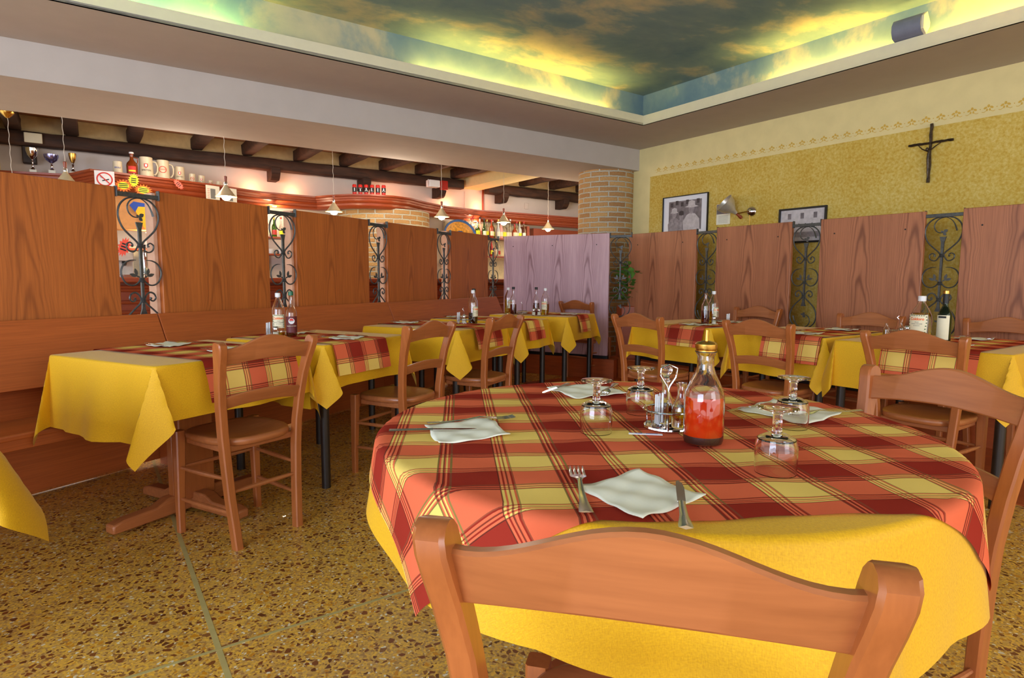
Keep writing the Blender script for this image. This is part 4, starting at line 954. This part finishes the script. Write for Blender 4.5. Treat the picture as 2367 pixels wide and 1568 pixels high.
# wall lamp
t = WT('wall_lamp', 'chrome wall lamp with a bell reflector turned upwards and a wooden knob', 'lamp', -.79, 1.86)
M = Matrix.Rotation(pi/2, 3, 'X')
mb = MB(); mb.lathe([(0, 0), (.052, 0), (.054, .006), (.045, .022), (.03, .038), (0, .045)], 28); mb.v = [tuple(M @ Vector(v)) for v in mb.v]; mb.build('wall_rose', CHROME, t)
MB().tube([(0, -.04, 0), (-.06, -.075, -.01), (-.11, -.09, -.02), (-.13, -.10, -.02)], .006, 8).build('arm', BRASS, t)
Ml = Vector((-.42, -.62, .62)).to_track_quat('Z', 'Y').to_matrix() @ Matrix.Scale(1.12, 3)
def tr(mb, M, d): mb.v = [tuple(M @ Vector(v)+Vector(d)) for v in mb.v]; return mb
c0 = (-.135, -.11, .005)
tr(MB().lathe([(.016, -.03), (.022, 0), (.045, .03), (.078, .075), (.092, .125), (.094, .128), (.09, .128), (.075, .078), (.042, .032), (.018, .002), (0, 0)], 36), Ml, c0).build('reflector', plain('brushed_reflector', (206, 200, 186), .35, .6), t)
tr(MB().lathe([(0, -.10), (.012, -.098), (.017, -.085), (.012, -.05), (.014, -.03), (0, -.028)], 20), Ml, c0).build('wooden_knob', W_RED, t)
MB().tube([(0, -.03, -.03), (.002, -.03, -.09), (.0, -.025, -.17)], .002, 6).build('wire', BRASS, t)
# crucifix
t = WT('crucifix', 'dark rough metal crucifix with a thin hanging figure on the yellow wall', 'crucifix', .835, 2.27)
rnd = random.Random(5)
def rough(p, q, r, n=16): return MB().tube([Vector(p).lerp(Vector(q), i/n)+Vector((rnd.uniform(-.002, .002), 0, rnd.uniform(-.002, .002))) for i in range(n+1)], [r*rnd.uniform(.85, 1.2) for _ in range(n+1)], 6)
DBR = plain('dark_bronze', (70, 58, 44), .38, .6, var=.5, scale=60)
rough((0, -.016, -.32), (0, -.016, .15), .0125).build('upright', DBR, t); rough((-.16, -.018, 0), (.16, -.018, 0), .010).build('crossbar', DBR, t)
fg = MB(); fg.tube([(.005, -.034, -.06), (.0, -.036, -.09), (-.003, -.036, -.13), (.0, -.035, -.17), (.0, -.03, -.25), (0, -.028, -.28)], [.008, .013, .011, .012, .007, .004], 8)
fg.tube([(-.085, -.03, -.008), (-.05, -.034, -.045), (-.005, -.035, -.07)], [.003, .0045, .006], 6); fg.tube([(.085, -.03, -.008), (.045, -.034, -.035), (.005, -.035, -.065)], [.003, .0045, .006], 6)
fg.lathe([(0, -.012), (.009, -.006), (.011, .004), (.006, .013), (0, .015)], 10, c=(-.012, -.042, -.052)); fg.build('hanging_figure', DBR, t)
# cove speaker
t = thing('wall_speaker', 'grey curved-front loudspeaker sitting on the right ceiling ledge', 'speaker', RB(LA+.02, 2.07, ZS+.096), ROT_AB-pi/2)
mb = MB(); mb.prism([(-.01, 0), (-.055, .015), (-.075, .055), (-.075, .095), (-.05, .135), (-.005, .15), (.02, .13), (.02, .02)], -.10, .085, axis='x'); mb.build('grille', plain('speaker_grey', (112, 116, 132), .6), t, smooth=50)
MB().prism([(-.01, .0), (-.06, .03), (-.06, .115), (-.01, .15), (.04, .09), (.04, .06)], .085, .10, axis='x').build('end_cap', CREAMP, t, smooth=0)

# ================================================================== pendants
def make_pendant(lab):
    t = thing('pendant_lamp', lab, 'lamp', group='row of small pendant lamps over the bar')
    MB().lathe([(.078, 0), (.080, .002), (.076, .004), (.062, .014), (.040, .045), (.024, .068), (.014, .082), (.011, .094), (.009, .094), (.012, .08), (.022, .066), (.038, .043), (.060, .011), (.074, .002), (.078, 0)], 36).build('shade', SHADEM, t).scale = (1.25,)*3
    MB().lathe([(0, .09), (.012, .09), (.013, .10), (.010, .112), (.012, .116), (0, .118)], 20).build('socket_cap', CHROME, t).scale = (1.25,)*3
    MB().lathe([(0, .115), (.010, .115), (.014, .15), (.015, .165), (.009, .17), (0, .17)], 16).build('wooden_knob', W_RED, t).location = (0, 0, .027)
    MB().tube([(.0025*cos(z*60), .0025*sin(z*60), z) for z in [.17+i*.01 for i in range(72)]], .0022, 5).build('twisted_cord', PAPERC, t)
    MB().lathe([(0, -.030), (.022, -.024), (.034, -.008), (.036, .006), (.028, .03), (.012, .06), (0, .065)], 24).build('bulb', BULB, t).scale = (1.25,)*3
    MB().lathe([(0, .935), (.05, .935), (.05, .925), (.035, .905), (.015, .885), (.006, .88), (0, .88)], 20).build('ceiling_rose', BRASS, t)
    return t
STEELP = plain('pale_steel', (206, 200, 188), .35, .5); SHADEM = plain('pendant_shade', (214, 200, 160), .3, .3); PAPERC = plain('cord_white', (214, 206, 190), .7)
pd = [((-2.79, 6.006, 1.93), 'nearest lit pendant lamp, hanging in front of the second booth panel top'), ((-2.126, 7.322, 1.93), 'lit pendant lamp left of the brick drum'), ((-.908, 7.874, 1.93), 'lit pendant lamp before the brick drum, beside the sombrero'),
      ((-.125, 8.60, 1.93), 'lit pendant lamp before the shelf of liquor bottles, its brass rose on the cream beam'), ((.56, 9.70, 1.93), 'pendant lamp furthest away, just left of the brick column')]
p0 = make_pendant(pd[0][1]); p0.location = pd[0][0]
for p, lab in pd[1:]: dup(p0, p, 0, lab)
P1 = dup(p0, (-3.83, 5.30, 1.93), 0, 'pendant lamp mostly hidden behind the far left panel, beside the trophies'); P2 = dup(p0, (-4.275, 5.28, 1.60), 0, 'brass-rosed pendant lamp at the very left edge, its shade behind the first panel')
for k, (p, lab) in enumerate(pd): point('pendant_light', (p[0], p[1], p[2]-.06), 5 if k < 4 else 2.5, (1, .80, .45))

# ================================================================== the bar
def BT(name, lab, cat, a, b, z, group=None): return thing(name, lab, cat, RB(a, b, z), ROT_AB, group)
def cornice(pts, lab, z1=2.2, hh=.17):
    prof = [(.10, 0), (.10, -.02), (.075, -.028), (.07, -.05), (.055, -.055), (.05, -.075), (.062, -.085), (.05, -.10), (.035, -.105), (.03, -.13), (.04, -.14), (.02, -.16), (0, -hh), (-.05, -hh), (-.05, 0)]
    n = len(pts); rings = []
    for i in range(n):
        a = Vector(pts[max(i-1, 0)]); b = Vector(pts[min(i+1, n-1)]); c = Vector(pts[i])
        d1 = (c-a).normalized() if i > 0 else (b-c).normalized(); d2 = (b-c).normalized() if i < n-1 else d1
        d = (d1+d2).normalized(); nn = Vector((d.y, -d.x)); k = 1/max(.4, nn.dot(Vector((d1.y, -d1.x))))
        rings.append([(c.x+nn.x*o_*k, c.y+nn.y*o_*k, z1+dz) for o_, dz in prof])
    mb = MB(); mb.rings(rings); return mb
CP = [(-.75, 8.1), (-.07, 7.93), (.12, 7.45), (1.16, 7.77), (1.78, 8.08), (2.52, 8.12), (2.64, 7.86), (2.80, 7.62), (3.0, 7.48), (3.25, 7.45), (3.5, 7.52), (3.85, 7.78), (4.3, 8.02), (5.0, 8.16), (5.7, 8.12), (7.9, 8.12)]
t = tag(cornice(CP, '').build('bar_cornice', W_RED, smooth=35), 'red-brown moulded wooden cornice winding above the bar', 'cornice'); t.rotation_euler = (0, 0, ROT_AB)
mb = MB(); pts = [Vector(p) for p in CP]; top = [(p.x, p.y) for p in pts]+[(7.9, FARB), (-.75, FARB)]; mb.prism(top, 2.188, 2.198); o = mb.build('cornice_shelf', W_RED, smooth=0); o.rotation_euler = (0, 0, ROT_AB); tag(o, 'flat wooden shelf top of the bar cornice, carrying mugs and cans', 'shelf')
brick_drum('wall_brick_drum', .62, 0, 2.05, RB(3.42, 8.05).to_tuple(), 0, 2*pi)
# back-bar: cream boards, niches and shelves
mb = MB(); mb.box((5.2, 8.30, 1.0), (1.4, .06, 2.03)); struct('wall_niche', mb, plain('niche_cream', (230, 214, 170), .8), (0, 0, 0), ROT_AB, smooth=0)
mb = MB(); mb.box((5.93, 8.21, 1.0), (.05, .26, 2.0)); o = mb.build('niche_post', W_RED); o.rotation_euler = (0, 0, ROT_AB); tag(o, 'red-brown upright closing the bottle niche on its right', 'post')
mb = MB(); mb.box((6.9, 8.28, 1.85), (1.5, .1, .28)); o = mb.build('door_head', W_RED); o.rotation_euler = (0, 0, ROT_AB); tag(o, 'dark red wooden door head beside the brick column', 'door head')
mb = MB(); mb.box((7.0, 8.26, 1.4), (.55, .03, .8)); o = mb.build('window_1', emis('bright_curtain', (214, 224, 240), 1.0)); o.rotation_euler = (0, 0, ROT_AB); o['kind'] = 'structure'
mb = MB(); [mb.box((6.75+.045*i, 8.235, 1.4), (.018, .006, .8)) for i in range(12)]; o = mb.build('window_1_blind', WHITEP); o.rotation_euler = (0, 0, ROT_AB); o['kind'] = 'structure'
rnd = random.Random(11)
def shelf(a0, a1, b, z, lab):
    mb = MB(); mb.box(((a0+a1)/2, b, z-.012), (a1-a0, .22, .024)); o = mb.build('wooden_shelf', W_RED, bevel=.003); o.rotation_euler = (0, 0, ROT_AB); return tag(o, lab, 'shelf', 'bar shelves')
shelf(4.5, 5.87, 8.12, 1.78, 'upper wooden shelf of liquor bottles beside the lilac panel'); shelf(4.5, 5.87, 8.12, 1.50, 'lower wooden shelf of liquor bottles seen through the iron scroll by the lilac panel')
shelf(1.45, 2.45, 8.15, 1.66, 'wooden shelf of green bottles behind the second iron scroll'); shelf(1.45, 2.45, 8.15, 1.45, 'wooden shelf of cups behind the second iron scroll, below the green bottles')
BGs = [GLASS, GREENG, AMBERG, GLASS, OILG, GLASS]
BCOL = [plain('bottle_fill_%d' % i, c, .3) for i, c in enumerate(((150, 60, 20), (210, 170, 60), (196, 200, 196), (60, 30, 20), (180, 40, 30), (90, 130, 60), (230, 160, 150)))]
LBS = [PAPER, LABELC, REDP, YELLOWP, BLACKINK]
shapes = [[(.033, 0), (.036, .005), (.036, .15), (.030, .175), (.013, .20), (.012, .26)], [(.030, 0), (.033, .005), (.034, .12), (.026, .15), (.014, .19), (.0125, .27)], [(.040, 0), (.043, .005), (.043, .11), (.034, .14), (.015, .165), (.014, .21)], [(.028, 0), (.030, .005), (.030, .18), (.020, .21), (.012, .225), (.012, .29)]]
def liquor(a, b, z, lab, grp, sc=1.0, gi=None):
    sh = rnd.choice(shapes); sh = [(r*sc, zz*sc) for r, zz in sh]; t = BT('liquor_bottle', lab, 'bottle', a, b, z, grp); k = rnd.random()
    m_ = (GLASS if k < .45 else GREENG if k < .65 else AMBERG if k < .75 else rnd.choice(BCOL)) if gi is None else gi
    MB().lathe([(0, 0)]+sh+[(0, sh[-1][1])], 20).build('glass_body', m_, t)
    MB().lathe([(0, sh[-1][1]), (.0145*sc, sh[-1][1]), (.0145*sc, sh[-1][1]+.03*sc), (0, sh[-1][1]+.03*sc)], 14).build('cap', rnd.choice([BLACK, REDP, BRASS, WHITEP]), t)
    r = sh[2][0]+.0006; lab_patch(MB(), r, .035*sc, .035*sc+.07*sc, -1.1, 1.1, 8).build('label', rnd.choice(LBS), t); return t
N1 = 21
for i in range(N1):
    a = 4.58+i*.062; liquor(a, 8.08+rnd.uniform(-.03, .05), 1.78, 'liquor bottle on the upper lit shelf beside the lilac panel', 'liquor bottles on the upper lit shelf', .98)
for i in range(6): liquor(4.95+i*.085, 8.08+rnd.uniform(-.03, .05), 1.50, 'liquor bottle on the lower shelf seen through the iron scroll', 'liquor bottles on the lower shelf', .85)
for i in range(7): liquor(1.62+i*.085, 8.12, 1.66, 'green or clear bottle on the shelf behind the second iron scroll', 'bottles on the shelf behind the second iron scroll', .85, GREENG if i % 2 == 0 else GLASS)
for i in range(5):
    t = BT('coffee_cup', 'white cup standing on the lower shelf behind the second iron scroll', 'cup', 1.65+i*.13, 8.12, 1.45, 'cups on the bar shelf'); MB().lathe([(0, 0), (.022, 0), (.038, .03), (.043, .06), (.040, .06), (.034, .03), (.018, .005), (0, .005)], 18).build('bowl', WHITEP, t); MB().tube([(.038, 0, .045), (.058, 0, .045), (.058, 0, .025), (.034, 0, .022)], .004, 6).build('handle', WHITEP, t)
# bar counter
mb = MB(); mb.box((2.5, 7.05, 1.12), (6.2, .36, .05)); o = mb.build('bar_counter', W_RED, bevel=.012); o.rotation_euler = (0, 0, ROT_AB); tag(o, 'red-brown wooden bar counter behind the partition', 'bar counter')
mb = MB(); mb.box((2.5, 7.08, .55), (6.1, .05, 1.1)); mb.build('front_panel', W_RED, o)
for z in (1.05, 1.02, .90, .80): MB().tube([(-.6, 7.03, z), (5.5, 7.03, z)], .018, 8).build('front_moulding', W_RED, o)
# things behind the first iron scroll: tan cabinet, pennant, notices, taps
mb = MB(); mb.box((.55, 7.78, 1.84), (1.15, .25, .38)); o = mb.build('wall_cabinet', plain('tan_cabinet', (214, 150, 84), .6)); o.rotation_euler = (0, 0, ROT_AB); tag(o, 'tan wall cabinet below the cornice behind the first iron scroll', 'cabinet')
t = BT('pennant', 'yellow pennant with dark blue figure hanging behind the first iron scroll', 'pennant', .485, 7.62, 1.78)
MB().prism([(-.07, .12), (.09, .13), (.09, -.10), (.06, -.13), (.02, -.10)], -.003, .003, axis='y').build('yellow_cloth', plain('pennant_yellow', (250, 190, 20), .6), t, smooth=0); MB().prism([(-.10, .12), (-.06, .16), (.09, .14), (.09, .11), (-.02, .11), (-.05, .05)], -.006, -.003, axis='y').build('blue_motif', BLUEINK, t, smooth=0)
o = MB().box((0, 0, 0), (.13, .004, .30)).build('price_list', plain('pale_yellow_paper', (232, 224, 110), .7)); o.location = RB(.60, 7.64, 1.78); o.rotation_euler = (0, 0, ROT_AB); tag(o, 'pale yellow printed list on the cabinet beside the pennant', 'poster'); mb = MB(); [mb.box((0, -.003, .12-.022*k), (.10, .001, .006)) for k in range(12)]; mb.build('printed_lines', GREYINK, o)
mb = MB(); mb.box((.6, 8.29, 1.0), (2.6, .05, 1.0)); struct('wall_tiles', mb, plain('steel_splashback', (190, 180, 150), .4, .2), (0, 0, 0), ROT_AB, smooth=0)
t = BT('beer_tap', 'chrome beer tap column on the counter behind the first iron scroll', 'beer tap', .46, 7.05, 1.145); MB().lathe([(0, 0), (.04, 0), (.03, .02), (.022, .04), (.022, .24), (.03, .26), (0, .28)], 20).build('column', CHROME, t); MB().tube([(0, 0, .22), (0, -.08, .23), (0, -.11, .19)], .01, 8).build('spout', CHROME, t); MB().tube([(0, -.05, .24), (0, -.06, .32)], [.007, .012], 8).build('lever', BLACK, t)
t = BT('coffee_machine', 'pale steel coffee machine on the counter behind the first iron scroll', 'coffee machine', .22, 7.14, 1.146); t.rotation_euler = (0, 0, ROT_AB)
MB().box((0, 0, .20), (.30, .16, .09)).build('top_housing', STEELP, t, bevel=.008); MB().box((0, .05, .085), (.30, .06, .16)).build('back_body', STEELP, t, bevel=.006); MB().box((0, 0, .012), (.30, .16, .024)).build('drip_tray', CHROME, t)
for k in (-1, 1): MB().tube([(k*.07, -.03, .16), (k*.07, -.03, .13), (k*.07, -.12, .125)], [.02, .022, .010], 10).build('filter_holder', BLACK, t)
t = BT('plate_stack', 'stack of pale plates on the wall shelf behind the first iron scroll', 'plates', .62, 7.93, 1.46)
for k in range(7): MB().lathe([(0, 0), (.05, 0), (.10, .012), (.10, .015), (.05, .005), (0, .005)], 24, c=(0, 0, k*.012)).build('plate', WHITEP, t)
shelf(.0, 1.1, 7.95, 1.46, 'wooden wall shelf carrying plates behind the first iron scroll')
def starburst(lab, a, b, z, sx, sz, m1, m2, tilt, spikes=16):
    t = BT('price_tag', lab, 'price tag', a, b, z, 'neon price cards on the cornice'); t.rotation_euler = (0, tilt, ROT_AB)
    MB().prism([((sx*1.1 if i % 2 == 0 else sx*.76)*cos(pi*i/spikes), (sz*1.1 if i % 2 == 0 else sz*.76)*sin(pi*i/spikes)) for i in range(2*spikes)], -.0015, .0015, axis='y').build('card', m1, t, smooth=0)
    if m2: MB().prism([(sx*.62*cos(q), sz*.6*sin(q)) for q in [2*pi*i/20 for i in range(20)]], -.003, -.0018, axis='y').build('inner_field', m2, t, smooth=0)
    mb = MB(); [mb.box((0, -.0042, sz*(.3-.3*k)), (sx*1.0, .0006, sz*.14)) for k in range(3)]; mb.build('scrawled_writing', BLACKINK, t)
starburst('orange starburst card with neon yellow centre, left of its twin', .33, 7.32, 2.06, .075, .058, ORCARD, YELLOWP, 0); starburst('neon yellow jagged card standing between the two orange starbursts', .42, 7.33, 2.12, .045, .065, YELLOWP, None, .1)
starburst('orange starburst card with neon yellow centre, right of its twin', .50, 7.33, 2.03, .075, .055, ORCARD, YELLOWP, .1); starburst('tilted red card stuck on the cornice below the mugs', .84, 7.5, 2.14, .03, .06, ORANGEP, None, -.7, 12)
starburst('tilted red card seen through the first iron scroll', .285, 6.85, 1.43, .05, .09, ORANGEP, None, .35, 14); starburst('small red card low behind the first iron scroll', .51, 6.82, 1.09, .05, .05, REDP, None, .3, 10)
# no smoking sign
t = BT('no_smoking_sign', 'white no smoking sign with red ring on the cornice corner', 'sign', .175, 7.30, 2.07)
MB().box((0, 0, 0), (.165, .004, .23)).build('board', WHITEP, t); mb = MB(); mb.tube([(.062*cos(q), -.003, .035+.062*sin(q)) for q in [2*pi*i/32 for i in range(32)]], .006, 6, .3, closed=True); mb.box((0, -.0045, .035), (.118, .002, .010), M=Matrix.Rotation(R(45), 3, 'Y')); mb.build('red_ring', REDINK, t)
mb = MB(); mb.box((.008, -.0035, .028), (.06, .001, .010), M=Matrix.Rotation(R(-18), 3, 'Y')); mb.tube([(-.02, -.0035, .045), (-.035, -.0035, .055), (-.03, -.0035, .07)], .003, 5, .3); mb.build('cigarette_symbol', BLACKINK, t); mb = MB(); [mb.box((0, -.003, -.055-.016*k), (.12, .001, .005)) for k in range(3)]; mb.build('small_print', GREYINK, t)
for a, lab in ((1.20, 'printed menu sheet on the cornice, left half of a pair behind the nearest pendant'), (1.40, 'printed menu sheet on the cornice, right half of a pair behind the nearest pendant')):
    t = BT('menu_sheet', lab, 'poster', a, 7.66+.5*(a-1.16), 2.08); t.rotation_euler = (0, 0, ROT_AB+R(27)); MB().box((0, 0, 0), (.17, .003, .20)).build('sheet', PAPER, t); MB().box((0, -.003, .01), (.06, .001, .11)).build('dark_picture', GREYINK, t); mb = MB(); [mb.box((-.055, -.003, .06-.02*k), (.03, .001, .004)) for k in range(6)]; mb.build('printed_lines', REDINK, t)

# mugs, bottle, trophies and cans on the cornice
def mug(lab, a, b, r, h, logo=None, handle=0, z=2.2):
    t = BT('beer_mug', lab, 'mug', a, b, z, 'stoneware mugs on the cornice'); yaw = atan2(t.location.x, t.location.y); t.rotation_euler = (0, 0, -yaw)
    MB().lathe([(0, 0), (r*1.02, 0), (r*1.04, h*.04), (r, h*.12), (r*.95, h*.5), (r*.90, h*.94), (r*.92, h*.98), (r*.88, h), (r*.84, h*.97), (r*.84, h*.1), (0, h*.08)], 28).build('body', STONE, t)
    if handle: s = handle; MB().tube([(s*r*.9, 0, h*.82), (s*r*1.35, 0, h*.80), (s*r*1.55, 0, h*.6), (s*r*1.5, 0, h*.35), (s*r*1.2, 0, h*.18), (s*r*.92, 0, h*.2)], r*.11, 8).build('handle', STONE, t)
    fr = -r*1.0
    if logo == 'SPATEN':
        MB().prism([(-.26*r, h*.66), (.26*r, h*.66), (.26*r, h*.52), (0, h*.44), (-.26*r, h*.52)], fr-.002, fr, axis='y').build('red_shield', REDINK, t, smooth=0); MB().prism([(-.14*r, h*.63), (.14*r, h*.63), (.14*r, h*.54), (0, h*.49), (-.14*r, h*.54)], fr-.003, fr-.0021, axis='y').build('white_spade', WHITEP, t, smooth=0)
        text('lettering', 'SPATEN', r*.38, BLACKINK, t, (0, 0, h*.34), wrap=r*1.01)
    if logo == 'FORST':
        mb = MB(); mb.tube([(.5*r*cos(q), fr-.002, h*.5+.5*r*sin(q)) for q in [2*pi*i/24 for i in range(24)]], r*.045, 6, .4, closed=True); mb.build('red_ring', REDINK, t); text('lettering', 'FORST', r*.3, REDINK, t, (0, fr-.004, h*.5))
    if logo == 'blue': text('lettering', 'BRÄU', r*.5, BLUEINK, t, (0, 0, h*.5), wrap=r*1.01)
    return t
mug('pale handleless mug with blue lettering, leftmost on the cornice', .30, 7.60, .045, .135, 'blue', 0); mug('tall stoneware mug with red shield and black lettering, right of the amber bottle', .56, 7.66, .068, .215, 'SPATEN', 1)
mug('tall stoneware mug with red ring emblem and two-sided handle', .72, 7.72, .066, .21, 'FORST', 1).name; mug('medium stoneware mug with red shield, middle of the row', .89, 7.80, .052, .17, 'SPATEN', 0)
mug('small stoneware mug with a red ring, fifth in the row', 1.02, 7.85, .037, .115, 'FORST', 0); mug('small stoneware mug with a tiny shield, sixth in the row', 1.12, 7.89, .037, .11, 'SPATEN', 0); mug('tiny stoneware mug with a ring, next to last in the row', 1.22, 7.93, .029, .07, 'FORST', 0); mug('tiny pale mug with a side handle, last in the row', 1.31, 7.96, .030, .072, None, 1)
p = RB(.43, 7.63, 2.2); t = bottle('amber glass flip-top flagon standing among the mugs', p, face(p), [(.045, 0), (.052, .006), (.053, .11), (.046, .135), (.022, .165), (.017, .18), (.017, .225), (.020, .23), (.020, .235)], plain('amber_gloss', (120, 52, 14), .12), cap=(.022, .233, .25), capmat=WHITEP); MB().tube([(.02, 0, .20), (.05, 0, .19), (.055, 0, .15), (.045, 0, .13)], .006, 8).build('handle', MATS['amber_gloss'], t); lab_patch(MB(), .0535, .03, .10, -.7, .7).build('label', REDINK, t); lab_patch(MB(), .054, .045, .06, -.6, .6).build('label_band', YELLOWP, t)
def trophy(lab, a, b, h, cr_, deep, cupm):
    t = BT('trophy_cup', lab, 'trophy', a, b, 2.2, 'trophy cups on the cornice'); MB().box((0, 0, .025), (.06, .06, .05)).build('marble_base', PAPER, t, bevel=.003)
    MB().lathe([(0, .05), (.024, .05), (.018, .06), (.008, .075), (.013, .09), (.007, .105), (.006, h*.45), (.012, h*.5), (.006, h*.53), (.010, h*.58), (0, h*.585)], 18).build('stem', CHROME, t)
    z = h*.58; MB().lathe([(0, z), (.014, z+.003), (cr_*.75, z+(h-z)*.35), (cr_*.97, z+(h-z)*.75), (cr_, h), (cr_*.95, h), (cr_*.7, z+(h-z)*.4), (0, z+.01)], 24).build('cup', cupm, t); return t
trophy('tall silver trophy cup, leftmost on the cornice', -.42, 8.12, .27, .055, 1, CHROME); trophy('wide silver and blue trophy cup between the other two', -.26, 8.05, .21, .065, 1, plain('trophy_blue_silver', (150, 150, 210), .15, .9, var=.4, scale=30)); trophy('slim trophy with gold cup behind the pendant cord', -.08, 8.02, .24, .035, 1, BRASS)
for i, ch in enumerate('ITALIA'):
    a = 2.83+i*.066; b = 7.60-.17*i/5*.9+.0; t = BT('beer_can', 'red can with letter %s on a black band, %s of the six on the cornice' % (ch, ('first', 'second', 'third', 'fourth', 'fifth', 'last')[i]), 'can', a, b, 2.2, 'red cans spelling a word'); yaw = atan2(t.location.x, t.location.y); t.rotation_euler = (0, 0, -yaw)
    MB().lathe([(0, 0), (.022, 0), (.026, .006), (.026, .122), (.022, .13), (0, .13)], 20).build('body', plain('can_red', (190, 40, 34), .3) if i == 0 else MATS['can_red'], t); MB().lathe([(.0262, .035), (.0265, .035), (.0265, .095), (.0262, .095)], 20).build('black_band', BLACKINK, t); MB().lathe([(0, .13), (.0215, .13), (.021, .133), (0, .133)], 16).build('lid', STEEL, t); text('letter', ch, .055, WHITEP, t, (0, 0, .065), wrap=.0272, bold=.0012)
# emergency lamp, red alarm box, beige box on the beam, dark speaker
t = BT('emergency_floodlight', 'grey-white boxy floodlight fixed under the dark beam end', 'lamp', 4.13, 7.95, 2.50); MB().box((0, 0, 0), (.17, .12, .10)).build('housing', WHITEP, t, bevel=.01); MB().tube([(-.09, -.03, -.05), (-.11, -.04, 0), (-.09, -.03, .05)], .008, 8).build('bracket', WHITEP, t)
o = MB().box((0, 0, 0), (.10, .07, .13)).build('alarm_box', REDP, bevel=.006); o.location = RB(4.36, 8.05, 2.51); o.rotation_euler = (0, 0, ROT_AB); tag(o, 'red alarm box beside the floodlight on the dark beam', 'alarm box')
o = MB().box((0, 0, 0), (.15, .03, .10)).build('junction_box', CREAMP, bevel=.006); o.location = RB(-.40, 8.10, 2.57); o.rotation_euler = (0, 0, ROT_AB); tag(o, 'cream junction box on the dark beam above the trophies', 'box')
o = MB().box((0, 0, 0), (.12, .1, .18)).build('small_speaker', plain('speaker_dark', (60, 48, 40), .6), bevel=.01); o.location = RB(-.45, 8.28, 2.42); o.rotation_euler = (0, 0, ROT_AB); tag(o, 'dark small speaker on the wall behind the silver trophy', 'speaker')
o = MB().box((0, 0, 0), (.08, .012, .10)).build('wall_switch_box', WHITEW, bevel=.004); o.location = RB(6.08, 8.34, 2.36); o.rotation_euler = (0, 0, ROT_AB); tag(o, 'off-white square box on the far wall above the last pendants', 'box')
# sombrero
p = RB(4.42, 7.72, 1.74); t = thing('sombrero', 'blue and gold sombrero hung on the brick drum beside the liquor shelf', 'hat', p, -atan2(p.x, p.y))
M = Matrix.Rotation(R(38), 3, 'Y') @ Matrix.Rotation(R(62), 3, 'X')
SB = plain('sombrero_blue', (50, 90, 150), .6, var=.2); SG = plain('sombrero_gold', (206, 140, 40), .5, var=.4, scale=40)
tr(MB().lathe([(.0, .0), (.12, .0), (.19, .02), (.225, .055), (.235, .075), (.225, .07), (.19, .03), (.12, .012), (0, .012)], 40), M, (0, 0, 0)).build('brim', SG, t); tr(MB().lathe([(.225, .055), (.245, .08), (.24, .09), (.215, .068)], 40), M, (0, 0, 0)).build('blue_rim', SB, t); tr(MB().lathe([(.085, .012), (.07, .07), (.05, .11), (.02, .13), (0, .132)], 28), M, (0, 0, 0)).build('crown', SB, t)
# potted plant behind the sixth scroll
p = RB(5.02, 5.25, 0); p = LF(5.42, 1.62, 0)
t = thing('potted_plant', 'leafy green plant in a dark box planter behind the iron scroll by the column', 'plant', p); MB().box((0, 0, .42), (.34, .34, .84)).build('planter', W_RED, t, bevel=.01)
rnd2 = random.Random(3); mb = MB()
for k in range(130):
    a = rnd2.uniform(0, 2*pi); r0 = rnd2.uniform(0, .14); L = rnd2.uniform(.14, .26); el = rnd2.uniform(.1, 1.3); z0 = .90+rnd2.uniform(0, .42); c_ = Vector((r0*cos(a), r0*sin(a), z0)); d = Vector((cos(a)*cos(el), sin(a)*cos(el), sin(el)*.6)); s_ = Vector((-sin(a), cos(a), 0))*L*.17; m2 = c_+d*L*.5+Vector((0, 0, .01)); mb.add([c_, m2+s_, c_+d*L-Vector((0, 0, .03)), m2-s_], [(0, 1, 2, 3)])
mb.build('foliage', LEAF, t, smooth=0, recalc=False); mb = MB(); [mb.tube([(0, 0, .8), (.04*cos(k), .04*sin(k), 1.0), (.08*cos(k), .08*sin(k), 1.25)], .004, 5) for k in range(6)]; mb.build('stems', GREENINK, t)
# bar lights: hidden strips behind the cornice and shelf spots
def spot_fix(a, b, z, lab, pw, colr):
    t = BT('shelf_spotlight', lab, 'lamp', a, b, z, 'small recessed spots under the cornice'); MB().lathe([(0, 0), (.022, 0), (.026, .006), (0, .008)], 16).build('lens', SPOTM, t)
    p = RB(a, b, z-.03); point('spot_glow', p, pw, colr)
spot_fix(4.9, 8.05, 2.02, 'small warm spot above the liquor bottles', 7, (1, .72, .5)); spot_fix(1.95, 8.02, 2.03, 'small warm spot above the green bottles', 8, (1, .78, .5)); spot_fix(.55, 7.70, 1.62, 'small warm spot under the tan cabinet', 7, (1, .8, .55))
for a, b, pw in ((1.75, 8.22, 3.0), (2.25, 8.24, 2.2), (3.6, 8.1, 3.5), (4.55, 8.24, 3.2), (5.1, 8.24, 2.4)): point('cornice_uplight', RB(a, b, 2.26), pw, (1, .42, .2), .05)
for a, b in ((.8, 7.0), (3.0, 6.9), (5.6, 7.2)): point('bar_room_light', RB(a, b, 2.3), 16, (1, .84, .66), .25)
point('behind_partition_light', LF(.55, -.9, .35), 1.2, (1, .9, .8), .2)
